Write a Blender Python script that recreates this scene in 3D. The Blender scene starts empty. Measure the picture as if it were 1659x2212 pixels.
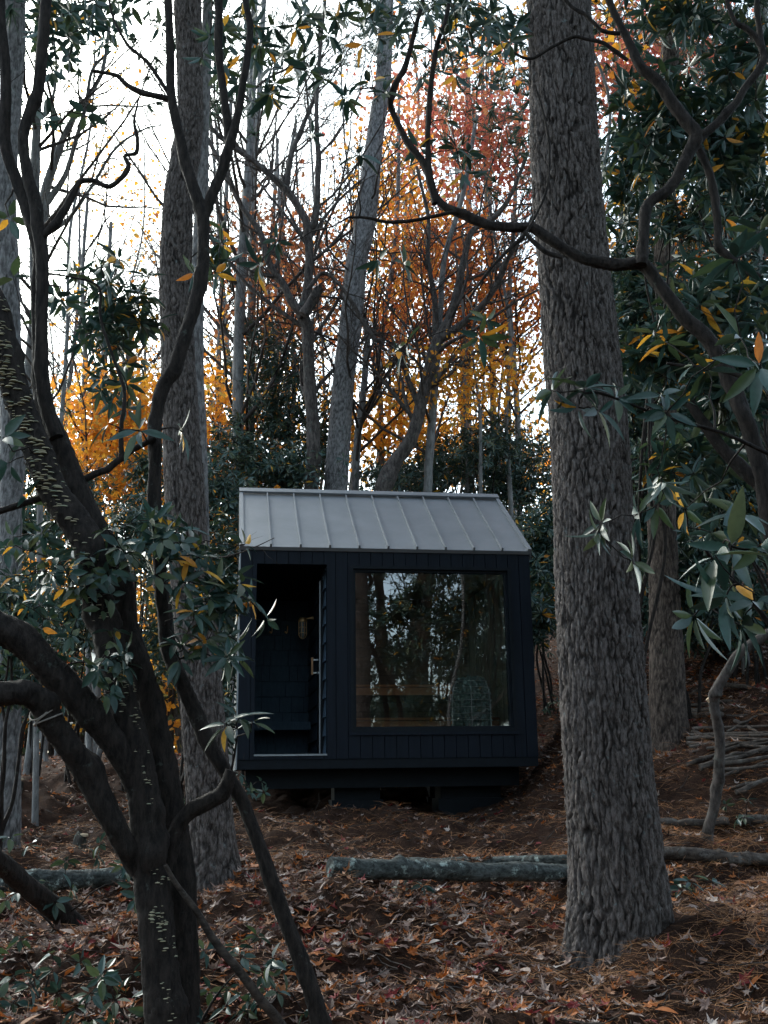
import bpy, math, random
import numpy as np
from mathutils import Matrix, Vector

# ---------------------------------------------------------------- camera, sky, sun, exposure
SC = bpy.context.scene
COL = SC.collection
EYE = 1.5
F, CX, CY = 2314.5, 829.5, 1106.0          # focal length and picture centre, in units of a 1659 x 2212 picture
PITCH, ROLL = 0.2469, -0.0138
cam = bpy.data.cameras.new("camera")
cam.sensor_fit = 'VERTICAL'; cam.sensor_height = 36.0; cam.lens = F / 2212.0 * 36.0
cam.clip_start = 0.05; cam.clip_end = 2000
cam_o = bpy.data.objects.new("camera", cam); COL.objects.link(cam_o)
cam_o.matrix_world = Matrix.Translation((0, 0, EYE)) @ Matrix.Rotation(math.pi / 2 + PITCH, 4, 'X') @ Matrix.Rotation(ROLL, 4, 'Z')
SC.camera = cam_o

SUN_EL, SUN_AZ = math.radians(38), math.radians(-35)     # azimuth from +Y towards +X
w = bpy.data.worlds.new("World"); SC.world = w; w.use_nodes = True
nt = w.node_tree; nt.nodes.clear()
sky = nt.nodes.new('ShaderNodeTexSky'); sky.sky_type = 'NISHITA'; sky.sun_disc = False
sky.sun_elevation = SUN_EL; sky.sun_rotation = SUN_AZ % (2 * math.pi)
sky.dust_density = 3.0; sky.air_density = 1.0; sky.ozone_density = 1.0
hs = nt.nodes.new('ShaderNodeHueSaturation'); hs.inputs['Saturation'].default_value = 0.6
bg = nt.nodes.new('ShaderNodeBackground'); bg.inputs['Strength'].default_value = 0.15
wo = nt.nodes.new('ShaderNodeOutputWorld')
tn = nt.nodes.new('ShaderNodeMix'); tn.data_type = 'RGBA'; tn.blend_type = 'MULTIPLY'; tn.inputs[0].default_value = 1; tn.inputs[7].default_value = (.90, 1.0, .99, 1)
nt.links.new(sky.outputs[0], hs.inputs['Color']); nt.links.new(hs.outputs[0], tn.inputs[6]); nt.links.new(tn.outputs[2], bg.inputs[0]); nt.links.new(bg.outputs[0], wo.inputs[0])
sl = bpy.data.lights.new("sun", 'SUN'); sl.energy = 0.5; sl.angle = math.radians(40); sl.color = (1.0, 0.98, 0.94)
so = bpy.data.objects.new("sun", sl); COL.objects.link(so)
sd = Vector((math.sin(SUN_AZ) * math.cos(SUN_EL), math.cos(SUN_AZ) * math.cos(SUN_EL), math.sin(SUN_EL)))
so.rotation_euler = (-sd).to_track_quat('-Z', 'Y').to_euler()
SC.view_settings.view_transform = 'Standard'; SC.view_settings.look = 'None'
SC.view_settings.exposure = 2.05; SC.view_settings.gamma = 1.0
SC.cycles.max_bounces = 6; SC.cycles.diffuse_bounces = 3; SC.cycles.glossy_bounces = 3
SC.cycles.transmission_bounces = 4; SC.cycles.transparent_max_bounces = 8
SC.cycles.use_denoising = True
SC.cycles.sample_clamp_indirect = 4

# ---------------------------------------------------------------- helpers
def ray(u, v):
    x1, y1 = u - CX, v - CY
    cr, sr = math.cos(ROLL), math.sin(ROLL)
    x = (cr * x1 + sr * y1) / F; y = (-sr * x1 + cr * y1) / F
    c, s = math.cos(PITCH), math.sin(PITCH)
    return np.array([x, c + y * s, s - y * c])
def P(u, v, Y):
    d = ray(u, v); t = Y / d[1]
    return np.array([0, 0, EYE]) + d * t
def PX(Y, v=1106):                                       # metres per picture unit at distance Y
    return Y / ray(CX, v)[1] / F
def sstep(a, b, x):
    t = np.clip((x - a) / (b - a), 0, 1); return t * t * (3 - 2 * t)
_r = np.random.RandomState(5)
_wv = [(_r.uniform(-1, 1, 2) * f, _r.uniform(0, 6.28), a) for f, a in [(1.2, .035), (1.9, .03), (3.1, .02), (4.7, .014), (8, .01), (13, .006), (19, .004)] for _ in range(2)]
TREE_X, TREE_Y = 1.30, 6.05
def gz(x, y):
    x = np.asarray(x, float); y = np.asarray(y, float)
    z = 0.105 * np.clip(y, -8, 18) + 0.03 * np.clip(y - 18, 0, 60) + 0.05 * np.clip(y + 8, -30, 0)
    sp = np.log1p(np.exp((np.clip(x, -20, 30) - 1.3) * 3)) / 3
    sp = np.where(sp > 8, 8 + (sp - 8) * .2, sp)
    z = z + .5 * sp * sstep(7, 10.5, y) * (1 - .35 * sstep(14, 40, y)) + .12 * np.clip(y - 11, 0, 14) * sstep(1.2, 4, x)
    k = 1 - 0.75 * sstep(20, 40, y)
    for f, p, a in _wv:
        z = z + a * np.sin(f[0] * x * 2 + f[1] * y * 2 + p) * 1.1
    d2 = (x - TREE_X) ** 2 + (y - TREE_Y) ** 2
    z = z + 0.16 * np.exp(-d2 / .55)
    cx_, cy_ = 2.15, 11.3
    z = z + .5 * np.exp(-(((x - cx_) / .33) ** 2 + ((y - 12.2) / .6) ** 2))          # soil mound right of the cabin
    z = z - .12 * np.exp(-(((x) / 2.2) ** 4 + ((y - 12.6) / 1.9) ** 4))
    return z
def G(u, v):
    d = ray(u, v); o = np.array([0, 0, EYE]); t = 3.0
    for _ in range(4000):
        p = o + d * t
        if p[2] <= gz(p[0], p[1]): break
        t += .01
    return p

class MB:
    def __init__(s): s.V = []; s.F = []; s.A = []; s.n = 0
    def add(s, V, Fc, mi=0, attr=None):
        V = np.asarray(V, np.float32).reshape(-1, 3); Fc = np.asarray(Fc, np.int32)
        m = np.full(len(Fc), mi, np.int32) if np.isscalar(mi) else np.asarray(mi, np.int32)
        s.V.append(V); s.F.append((Fc + s.n, m))
        s.A.append(np.zeros(len(V), np.float32) if attr is None else np.asarray(attr, np.float32)); s.n += len(V)
    def box(s, a, b, mi=0, M=None):
        a = np.asarray(a, float); b = np.asarray(b, float)
        V = np.array([[x, y, z] for z in (0, 1) for y in (0, 1) for x in (0, 1)]) * (b - a) + a
        if M is not None: V = V @ M[0].T + M[1]
        s.add(V, [[0, 2, 3, 1], [4, 5, 7, 6], [0, 1, 5, 4], [2, 6, 7, 3], [0, 4, 6, 2], [1, 3, 7, 5]], mi)
    def build(s, name, mats, parent=None, smooth=False, attr=False, origin=None, local=False):
        me = bpy.data.meshes.new(name)
        V = np.concatenate(s.V) if s.V else np.zeros((0, 3), np.float32)
        o = bpy.data.objects.new(name, me); COL.objects.link(o)
        if origin is not None: V = V - np.asarray(origin, np.float32); o.location = [float(c) for c in origin]
        if parent is not None:
            o.parent = parent
            if not local:
                q = parent
                while q is not None: V = V - np.array(q.location, np.float32); q = q.parent
        me.vertices.add(len(V)); me.vertices.foreach_set('co', V.ravel())
        loops = np.concatenate([f.ravel() for f, m in s.F]); tot = np.concatenate([np.full(len(f), f.shape[1], np.int32) for f, m in s.F])
        mi = np.concatenate([m for f, m in s.F])
        st = np.concatenate([[0], np.cumsum(tot)[:-1]]).astype(np.int32)
        me.loops.add(len(loops)); me.loops.foreach_set('vertex_index', loops)
        me.polygons.add(len(tot)); me.polygons.foreach_set('loop_start', st); me.polygons.foreach_set('loop_total', tot)
        me.polygons.foreach_set('material_index', mi)
        me.polygons.foreach_set('use_smooth', np.full(len(tot), smooth))
        for m in (mats if isinstance(mats, (list, tuple)) else [mats]): me.materials.append(m)
        if attr:
            at = me.attributes.new('crack', 'FLOAT', 'POINT'); at.data.foreach_set('value', np.concatenate(s.A))
        me.update(calc_edges=True)
        return o
def tag(o, label=None, cat=None, group=None, kind=None):
    if label: o['label'] = label
    if cat: o['category'] = cat
    if group: o['group'] = group
    if kind: o['kind'] = kind
    return o
def empty(name, loc, label, cat, group=None, rz=0):
    o = bpy.data.objects.new(name, None); COL.objects.link(o); o.location = [float(c) for c in loc]; o.rotation_euler.z = rz
    o.empty_display_size = .1
    return tag(o, label, cat, group)
def nrm(a): return a / (np.linalg.norm(a, axis=-1, keepdims=True) + 1e-9)
def catmull(pts, per=6):
    p = np.asarray(pts, float)
    if len(p) < 3 or per < 2: return p
    q = np.vstack([2 * p[0] - p[1], p, 2 * p[-1] - p[-2]]); out = []
    t = np.linspace(0, 1, per, endpoint=False)[:, None]
    for i in range(1, len(q) - 2):
        a, b, c, d = q[i - 1], q[i], q[i + 1], q[i + 2]
        out.append(.5 * ((2 * b) + (-a + c) * t + (2 * a - 5 * b + 4 * c - d) * t ** 2 + (-a + 3 * b - 3 * c + d) * t ** 3))
    return np.vstack(out + [p[-1:]])
def frames(p):
    T = nrm(np.gradient(p, axis=0)); U = np.zeros_like(T)
    ref = np.array([1, 0, 0.]) if abs(T[0][0]) < .8 else np.array([0, 1, 0.])
    u = ref - T[0] * (ref @ T[0]); u /= np.linalg.norm(u)
    for i in range(len(p)):
        u = u - T[i] * (u @ T[i]); u /= np.linalg.norm(u) + 1e-9; U[i] = u
    return T, U, np.cross(T, U)
def ringfaces(k, n):
    a = np.arange(k - 1)[:, None] * n; j = np.arange(n)[None]; j2 = (j + 1) % n
    return np.stack([a + j, a + j2, a + n + j2, a + n + j], -1).reshape(-1, 4)
def tube(mb, pts, rad, sides=10, per=5, rough=.06, mi=0, seed=0, cap=True, flute=0, fib=0, knots=0):
    """pts (K,3), rad (K) -> smooth, lumpy tube"""
    q = catmull(np.column_stack([pts, rad]), per); p, r = q[:, :3], np.maximum(q[:, 3], .0008)
    T, U, W = frames(p); rs = np.random.RandomState(seed)
    L = np.concatenate([[0], np.cumsum(np.linalg.norm(np.diff(p, axis=0), axis=1))]) / max(r.mean(), .003)
    th = np.linspace(0, 2 * np.pi, sides, endpoint=False)
    n = np.zeros((len(p), sides))
    for k in range(5):
        m = rs.randint(1, 4); n += np.sin(m * th[None] + rs.uniform(0, 6) + L[:, None] * rs.uniform(.15, .9)) * rs.uniform(.3, 1)
    if flute: n += flute * np.sin(rs.randint(4, 6) * th[None] + .15 * L[:, None])
    R = r[:, None] * (1 + rough * n * .6)
    if fib:                                              # fibrous, furrowed bark with knots
        K_ = len(p); w1 = rs.normal(0, 1, (K_, sides)); a1 = w1.copy()
        for i in range(1, K_): a1[i] = .86 * a1[i - 1] + .5 * w1[i]
        sh = np.roll(a1, 1, 1) * .5 + a1; R = R + fib * r[:, None] * np.clip(sh * .5, -1.2, 1.0) + fib * .35 * r[:, None] * rs.normal(0, 1, (K_, sides))
        for _ in range(knots):
            i0, j0 = rs.randint(0, K_), rs.randint(0, sides); di = (np.arange(K_) - i0)[:, None] * .5; dj = (np.arange(sides) - j0 + sides // 2) % sides - sides // 2; R = R + r[:, None] * rs.uniform(.12, .38) * np.exp(-(di ** 2 + (dj[None] * 24 / sides * .55) ** 2) / rs.uniform(1.5, 5))
    V = p[:, None] + R[..., None] * (np.cos(th)[None, :, None] * U[:, None] + np.sin(th)[None, :, None] * W[:, None])
    mb.add(V, ringfaces(len(p), sides), mi)
    if cap:
        for e, idx in ((0, 0), (-1, len(p) - 1)):
            c = np.vstack([V[e], p[e][None] + (T[e] * (r[e] * .15) * (1 if e else -1))])
            j = np.arange(sides); f = np.column_stack([j, (j + 1) % sides, np.full(sides, sides)])
            mb.add(c, f[:, ::-1] if e == 0 else f, mi)
    return p, r
def tubes_batch(mb, Pn, R, sides=3, mi=0):
    """Pn (N,K,3), R (N,K)"""
    N, K, _ = Pn.shape
    if N == 0: return
    T = nrm(np.gradient(Pn, axis=1)); ref = np.where(np.abs(T[:, :, 2:3]) > .9, [1., 0, 0], [0, 0, 1.])
    U = nrm(np.cross(T, ref)); W = np.cross(T, U); th = np.linspace(0, 2 * np.pi, sides, endpoint=False)
    V = Pn[:, :, None] + R[:, :, None, None] * (np.cos(th)[:, None] * U[:, :, None] + np.sin(th)[:, None] * W[:, :, None])
    f = ringfaces(K, sides); Fc = (f[None] + (np.arange(N) * K * sides)[:, None, None]).reshape(-1, 4)
    mb.add(V, Fc, mi)
def wander(p0, d, L, k, wob, up, rs):
    """N random paths of k points"""
    N = len(p0); out = np.zeros((N, k, 3)); out[:, 0] = p0; d = nrm(d.copy()); st = (np.asarray(L) / (k - 1)).reshape(-1, 1)
    for i in range(1, k):
        d = nrm(d + rs.normal(0, wob, (N, 3)) + np.array([0, 0, up])); out[:, i] = out[:, i - 1] + d * st
    return out
def sample_paths(Pn, R, idx, t):
    K = Pn.shape[1]; s = t * (K - 1); i = np.minimum(s.astype(int), K - 2); f = (s - i)
    a = Pn[idx, i]; b = Pn[idx, i + 1]
    return a + (b - a) * f[:, None], nrm(b - a), R[idx, i] * (1 - f) + R[idx, i + 1] * f
def branch(Pn, R, m, t0, t1, ang, Lf, k, wob, up, rs, rr=.55, tip=.25):
    N = len(Pn); idx = np.repeat(np.arange(N), m); t = rs.uniform(t0, t1, N * m)
    p, T, r = sample_paths(Pn, R, idx, t); q = nrm(np.cross(T, nrm(rs.normal(0, 1, (N * m, 3)))))
    a = np.radians(rs.uniform(ang * .6, ang * 1.3, N * m))[:, None]
    d = T * np.cos(a) + q * np.sin(a); Lp = np.linalg.norm(np.diff(Pn, axis=1), axis=2).sum(1)[idx]
    L = Lp * Lf * rs.uniform(.6, 1.2, N * m) * (1.15 - .6 * t)
    B = wander(p, d, L, k, wob, up, rs); rb = r * rr
    return B, rb[:, None] * np.linspace(1, tip, k)[None]

def leaf_tpl(width=.27, segs=4, fold=.06, droop=.12):
    ts = np.linspace(0, 1, segs + 1); V = []
    for t in ts:
        wd = width * .5 * (math.sin(math.pi * min(1, t ** .75)) ** .8 if 0 < t < 1 else 0) + (.008 if t in (0, 1) else 0)
        z = -droop * t * t
        V += [(t, -wd, z + fold * wd / width * 2), (t, 0, z), (t, wd, z + fold * wd / width * 2)]
    Fc = []
    for i in range(segs):
        a = i * 3; Fc += [(a, a + 1, a + 4, a + 3), (a + 1, a + 2, a + 5, a + 4)]
    return np.array(V), np.array(Fc)
LEAF_HI = leaf_tpl(.27, 5); LEAF_MID = leaf_tpl(.27, 3)
LEAF_LO = (np.array([(0, 0, 0), (.55, -.14, .03), (1, 0, -.08), (.55, .14, .03)]), np.array([(0, 1, 2, 3)]))
LEAF_BROAD = leaf_tpl(.42, 4, .08, .1)
QUAD = (np.array([(0, 0, 0), (.5, -.42, .06), (1, 0, -.05), (.5, .42, .06)]), np.array([(0, 1, 2, 3)]))
def maple_tpl(curl, seed):
    rs = np.random.RandomState(seed)
    a = np.radians([0, 18, 40, 58, 82, 105, 128, 150, 180, 210, 232, 255, 278, 302, 320, 342])
    r = np.array([1, .5, .62, .42, .92, .4, .55, .35, .18, .35, .55, .4, .92, .42, .62, .5]) * .5 * rs.uniform(.85, 1.15, 16)
    x, y = np.cos(a) * r, np.sin(a) * r
    V = np.column_stack([x, y, curl * (x * x * rs.uniform(.5, 2.2) + y * y * rs.uniform(-1, 2.2)) + rs.normal(0, .02, 16)])
    V = np.vstack([V, [[0, 0, 0]]]); V[:, 0] += .2
    return V, np.array([(i, (i + 1) % 16, 16) for i in range(16)])
MAPLES = [maple_tpl(c, s) for c, s in ((1.2, 1), (.6, 2), (1.6, 3), (-.9, 4))]
OAKS = [(m[0] * np.array([1.5, .7, 1.2]), m[1]) for m in MAPLES[:2]]
def scatter(mb, tpl, pos, d, n, size, mi=0):
    V, Fc = tpl; N = len(pos)
    if N == 0: return
    d = nrm(d); y = nrm(np.cross(n, d)); z = np.cross(d, y); s = np.broadcast_to(np.asarray(size, float).reshape(-1, 1, 1), (N, 1, 1))
    W = pos[:, None] + s * (V[None, :, 0:1] * d[:, None] + V[None, :, 1:2] * y[:, None] + V[None, :, 2:3] * z[:, None])
    Fa = (Fc[None] + (np.arange(N) * len(V))[:, None, None]).reshape(-1, Fc.shape[1])
    mb.add(W, Fa, mi if np.isscalar(mi) else np.repeat(mi, len(Fc)))
def whorls(mb, pos, axis, L, rs, tpl=LEAF_HI, n=(6, 10), inc=(55, 112), yel=.03, nm=3):
    N = len(pos); L = np.broadcast_to(np.asarray(L, float), (N,)); cnt = rs.randint(n[0], n[1] + 1, N); idx = np.repeat(np.arange(N), cnt); M = len(idx)
    k = np.concatenate([np.arange(c) for c in cnt]); ph = rs.uniform(0, 6.28, N)[idx]
    az = ph + k * 2.399 + rs.normal(0, .2, M); ic = np.radians(rs.uniform(*inc, M))
    A = nrm(axis)[idx]; u = nrm(np.cross(A, np.array([.31, .2, .93]) + 0 * A)); v = np.cross(A, u)
    rad = np.cos(az)[:, None] * u + np.sin(az)[:, None] * v
    d = np.cos(ic)[:, None] * A + np.sin(ic)[:, None] * rad; d[:, 2] -= rs.uniform(0, .35, M)
    up = A * np.sin(ic)[:, None] - rad * np.cos(ic)[:, None] + rs.normal(0, .25, (M, 3))
    mi = rs.randint(0, nm, M); mi[rs.rand(M) < yel] = nm; d[:, 2] -= rs.uniform(0, .5, M) * (rs.rand(M) < .5)
    scatter(mb, tpl, pos[idx] + d * .012, d, up, L[idx] * rs.uniform(.65, 1.15, M), mi)
def connect(skel, tgt, rs, k=5, r0=.006, sag=.12):
    """join targets to the nearest wood, growing as it goes"""
    nodes = [np.asarray(skel, float)]; D = np.min(np.linalg.norm(tgt[:, None] - skel[None], axis=2), axis=1); out = []; R = []
    pts = np.asarray(skel, float); lev = np.zeros(len(pts))
    for i in np.argsort(D):
        t = tgt[i]; dd = np.linalg.norm(pts - t, axis=1) + .25 * np.clip(pts[:, 2] - t[2], 0, 9); j = int(np.argmin(dd)); a = pts[j]; L = np.linalg.norm(t - a)
        s = np.linspace(0, 1, k)[:, None]; mid = rs.normal(0, sag * L, 3)
        q = a + (t - a) * s + mid * (s * (1 - s) * 2.2) + np.vstack([[0, 0, 0], rs.normal(0, .035 * L, (k - 2, 3)), [0, 0, 0]])
        out.append(q); lv = lev[j] + 1; rr = r0 * (.8 ** lv) * (1 + .5 * min(L, 2)); R.append(np.linspace(max(rr, .0025), .0022, k))
        pts = np.vstack([pts, q[1:]]); lev = np.concatenate([lev, np.full(k - 1, lv)])
    return (np.array(out), np.array(R)) if out else (np.zeros((0, k, 3)), np.zeros((0, k)))

# ---------------------------------------------------------------- materials
class NT:
    def __init__(s, name):
        s.m = bpy.data.materials.new(name); s.m.use_nodes = True; s.t = s.m.node_tree; s.b = s.t.nodes['Principled BSDF']; s.o = s.t.nodes['Material Output']
    def n(s, ty, **kw):
        x = s.t.nodes.new(ty)
        for k, v in kw.items():
            if k in x.inputs: x.inputs[k].default_value = v
            else: setattr(x, k, v)
        return x
    def l(s, a, b): s.t.links.new(a, b)
    def ramp(s, src, cols, const=False):
        r = s.n('ShaderNodeValToRGB'); cr = r.color_ramp
        if const: cr.interpolation = 'CONSTANT'
        while len(cr.elements) < len(cols): cr.elements.new(.5)
        for e, (p, c) in zip(cr.elements, cols): e.position = p; e.color = (*c, 1)
        s.l(src, r.inputs[0]); return r.outputs[0]
    def noise(s, scale=5, detail=4, rough=.6, vec=None, stretch=None, dim='3D'):
        x = s.n('ShaderNodeTexNoise'); x.inputs['Scale'].default_value = scale; x.inputs['Detail'].default_value = detail; x.inputs['Roughness'].default_value = rough
        tc = s.n('ShaderNodeTexCoord').outputs['Object']
        if stretch:
            mp = s.n('ShaderNodeMapping'); mp.inputs['Scale'].default_value = stretch; s.l(tc, mp.inputs[0]); tc = mp.outputs[0]
        s.l(tc, x.inputs['Vector']); return x.outputs[0]
    def bump(s, h, strength=.5, dist=.01):
        b = s.n('ShaderNodeBump', Strength=strength, Distance=dist); s.l(h, b.inputs['Height']); s.l(b.outputs[0], s.b.inputs['Normal'])
    def mix(s, f, a, b, mode='MIX'):
        x = s.n('ShaderNodeMix'); x.data_type = 'RGBA'; x.blend_type = mode
        for i, v in ((0, f), (6, a), (7, b)):
            if hasattr(v, 'is_linked') or hasattr(v, 'links'): s.l(v, x.inputs[i])
            else: x.inputs[i].default_value = v if i == 0 else (*v, 1)
        return x.outputs[2]
def simple(name, col, rough=.6, metal=0, noise=None, bump=None, spec=.5):
    k = NT(name); k.b.inputs['Roughness'].default_value = rough; k.b.inputs['Metallic'].default_value = metal; k.b.inputs['Specular IOR Level'].default_value = spec
    if noise:
        sc, am, st = noise; h = k.noise(sc, 5, .65, stretch=st)
        k.l(k.ramp(h, [(.3, tuple(c * (1 - am) for c in col)), (.7, tuple(min(1, c * (1 + am)) for c in col))]), k.b.inputs['Base Color'])
        if bump: k.bump(h, bump[0], bump[1])
    else: k.b.inputs['Base Color'].default_value = (*col, 1)
    return k.m
def leafmat(name, cols, rough=.45, trans=.0, spec=.5, const=False, back=None):
    k = NT(name); g = k.n('ShaderNodeNewGeometry'); c = k.ramp(g.outputs['Random Per Island'], cols, const)
    h = k.noise(60, 2, .5); c = k.mix(.25, c, k.ramp(h, [(.35, (.25, .25, .25)), (.65, (1, 1, 1))]), 'MULTIPLY')
    if back: c = k.mix(g.outputs['Backfacing'], c, back)
    k.l(c, k.b.inputs['Base Color']); k.b.inputs['Roughness'].default_value = rough; k.b.inputs['Specular IOR Level'].default_value = spec
    if trans:
        t = k.n('ShaderNodeBsdfTranslucent'); k.l(c, t.inputs[0]); mx = k.n('ShaderNodeMixShader', Fac=trans)
        k.l(k.b.outputs[0], mx.inputs[1]); k.l(t.outputs[0], mx.inputs[2]); k.l(mx.outputs[0], k.o.inputs[0])
    return k.m
def barkmat(name, dark, light, sc=18, stretch=(1, 1, .25), lichen=None, bump=(.9, .02), crack=False, lic_amt=.6):
    k = NT(name); h = k.noise(sc, 6, .7, stretch=stretch); c = k.ramp(h, [(.38, dark), (.62, light)])
    if lichen:
        l = k.noise(sc * .35, 5, .75); c = k.mix(k.ramp(l, [(lic_amt - .04, (0, 0, 0)), (lic_amt + .06, (1, 1, 1))]), c, lichen)
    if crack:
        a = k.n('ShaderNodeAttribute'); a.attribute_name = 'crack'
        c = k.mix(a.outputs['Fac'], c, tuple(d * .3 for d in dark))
    k.l(c, k.b.inputs['Base Color']); k.b.inputs['Roughness'].default_value = .85; k.b.inputs['Specular IOR Level'].default_value = .25
    k.bump(h, *bump); return k.m
M = {}
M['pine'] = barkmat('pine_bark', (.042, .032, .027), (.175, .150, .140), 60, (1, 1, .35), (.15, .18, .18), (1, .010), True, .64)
M['pine_far'] = barkmat('grey_pine_bark', (0.1012, 0.0966, 0.0966), (0.276, 0.2668, 0.2668), 30, (1, 1, .45), (0.224, 0.24, 0.24), (1, .012), True, .6)
M['pine_brown'] = barkmat('brown_pine_bark', (0.03, 0.0198, 0.015), (0.144, 0.111, 0.09), 40, (1, 1, .3), (0.096, 0.108, 0.072), (1, .014), True, .66)
M['rhodo'] = barkmat('rhododendron_bark', (0.008, 0.006, 0.005), (0.0325, 0.025, 0.021), 44, (1, 1, .3), (0.06, 0.07, 0.06), (.9, .012), False, .66)
M['mossy'] = barkmat('mossy_bark', (0.018, 0.015, 0.012), (0.06, 0.051, 0.042), 30, (1, 1, .3), (0.12, 0.144, 0.12), (.9, .012), False, .55)
M['dark'] = barkmat('dark_bark', (0.02835, 0.0243, 0.02187), (0.1053, 0.0891, 0.081), 24, (1, 1, .35), (0.096, 0.108, 0.096), (1, .02), False, .62)
M['greyb'] = barkmat('grey_bark', (0.093, 0.09145, 0.08913), (0.2325, 0.2286, 0.2247), 20, (1, 1, .3), (0.1612, 0.1736, 0.1612), (.8, .02), False, .6)
M['twig'] = simple('twig_bark', (0.0546, 0.0455, 0.04095), .85, noise=(14, .4, None), spec=.2)
M['log'] = barkmat('lichen_log', (.018, .022, .020), (.085, .095, .09), 34, (.5, 1, 1), (.30, .36, .33), (1, .012), False, .60)
M['stick'] = barkmat('stick_bark', (.022, .017, .014), (.085, .068, .057), 30, (.4, 1, 1), (.11, .10, .09), (.8, .006))
M['cut'] = simple('cut_wood', (.55, .42, .28), .7, noise=(40, .2, None))
M['g0'] = leafmat('leathery_leaf_dark', [(0, (0.0144, 0.0396, 0.03024)), (.5, (0.0252, 0.0612, 0.04464)), (1, (0.0396, 0.0792, 0.0576))], .4, .15, .5)
M['g1'] = leafmat('leathery_leaf_teal', [(0, (0.018, 0.0576, 0.0504)), (.6, (0.036, 0.0864, 0.072)), (1, (0.0576, 0.108, 0.0936))], .36, .12, .6)
M['g2'] = leafmat('leathery_leaf_olive', [(0, (0.032, 0.056, 0.024)), (.6, (0.056, 0.088, 0.036)), (1, (0.088, 0.112, 0.056))], .4, .25, .6)
M['gy'] = leafmat('yellowed_leaf', [(0, (.65, .28, .03)), (.5, (.75, .42, .05)), (1, (.55, .18, .03))], .5, .35, .3)
M['yel'] = leafmat('yellow_autumn_leaf', [(0, (.85, .44, .05)), (.5, (.82, .34, .04)), (.8, (.72, .25, .04)), (.9, (.60, .36, .08)), (1, (.34, .33, .10))], .6, .6, .2)
M['ora'] = leafmat('orange_autumn_leaf', [(0, (.66, .22, .05)), (.5, (.62, .16, .05)), (1, (.72, .34, .08))], .6, .6, .2)
M['red'] = leafmat('red_autumn_leaf', [(0, (.60, .14, .11)), (.4, (.66, .22, .14)), (.7, (.66, .30, .12)), (1, (.5, .10, .09))], .6, .5, .2)
M['rust'] = leafmat('rusty_autumn_leaf', [(0, (.42, .16, .07)), (.5, (.36, .12, .06)), (1, (.5, .24, .10))], .6, .45, .2)
M['ndl'] = leafmat('pine_needle', [(0, (.035, .065, .045)), (1, (.07, .11, .075))], .55, .25, .3)
GREEN = [M['g0'], M['g1'], M['g2'], M['gy']]
M['litter'] = leafmat('fallen_leaf', [(0, (.13, .06, .035)), (.16, (.26, .17, .14)), (.28, (.06, .03, .022)), (.42, (.34, .25, .21)), (.54, (.42, .13, .03)), (.68, (.22, .03, .03)), (.74, (.34, .16, .08)), (.84, (.09, .05, .04)), (.93, (.5, .42, .38))], .6, .15, .3, True)
M['straw'] = leafmat('pine_straw', [(0, (.27, .11, .04)), (.5, (.40, .19, .075)), (1, (.12, .055, .03))], .6, 0, .3)

# ---------------------------------------------------------------- ground
def axis_pts(a, b, fine0, fine1, df, grow=1.12):
    xs = list(np.arange(fine0, fine1 + 1e-6, df)); d = df
    while xs[-1] < b: d *= grow; xs.append(xs[-1] + d)
    d = df
    while xs[0] > a: d *= grow; xs.insert(0, xs[0] - d)
    return np.array(xs)
gx = axis_pts(-260, 260, -5, 7, .05); gy = axis_pts(-200, 420, 3.5, 15, .05)
X, Yg = np.meshgrid(gx, gy); Z = gz(X, Yg)
rs = np.random.RandomState(11)
near = np.exp(-np.clip(Yg - 15, 0, 99) / 6) * np.exp(-np.clip(3.5 - Yg, 0, 99))
rough = np.zeros_like(Z)
for i in range(26):
    f = rs.uniform(3, 22); a = rs.uniform(0, 6.28); rough += np.sin(X * f * math.cos(a) + Yg * f * math.sin(a) + rs.uniform(0, 6) + 1.5 * np.sin(X * 1.3 + i) + 1.2 * np.cos(Yg * 1.7 + i * 2)) * .052 / f ** .75
Z = Z + rough * near * 1.3
mb = MB(); nx = len(gx); a = (np.arange(len(gy) - 1)[:, None] * nx + np.arange(nx - 1)[None]).ravel()
mb.add(np.stack([X, Yg, Z], -1), np.column_stack([a, a + 1, a + nx + 1, a + nx]))
k = NT('forest_floor'); h = k.noise(9, 8, .75); h2 = k.noise(70, 5, .7)
c = k.ramp(h, [(.3, (.022, .013, .010)), (.55, (.06, .032, .021)), (.75, (.12, .062, .034))])
c = k.mix(.6, c, k.ramp(h2, [(.35, (.25, .2, .2)), (.65, (1, 1, 1))]), 'MULTIPLY')
k.l(c, k.b.inputs['Base Color']); k.b.inputs['Roughness'].default_value = .95; k.b.inputs['Specular IOR Level'].default_value = .1; k.bump(h2, 1, .03)
tag(mb.build('ground', k.m, smooth=True), 'dark brown forest floor rising to a slope on the right', 'ground', kind='structure')

def floor_pts(n, x0, x1, y0, y1, rs, p=None):
    x = rs.uniform(x0, x1, n); y = rs.uniform(y0, y1, n)
    keep = (np.hypot(x - TREE_X, y - TREE_Y) > .33)
    c, s = math.cos(.148), math.sin(.148); lx = (x + 1.563) * c + (y - 11.4) * s; ly = -(x + 1.563) * s + (y - 11.4) * c
    keep &= ~((lx > .1) & (lx < 3.1) & (ly > .15))
    if p is not None: keep &= rs.rand(n) < p(x, y)
    return x[keep], y[keep]
def rough_at(x, y):
    i = np.clip(np.searchsorted(gy, y) - 1, 0, len(gy) - 2); j = np.clip(np.searchsorted(gx, x) - 1, 0, nx - 2)
    fx = (x - gx[j]) / (gx[j + 1] - gx[j]); fy = (y - gy[i]) / (gy[i + 1] - gy[i])
    return Z[i, j] * (1 - fx) * (1 - fy) + Z[i, j + 1] * fx * (1 - fy) + Z[i + 1, j] * (1 - fx) * fy + Z[i + 1, j + 1] * fx * fy
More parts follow.
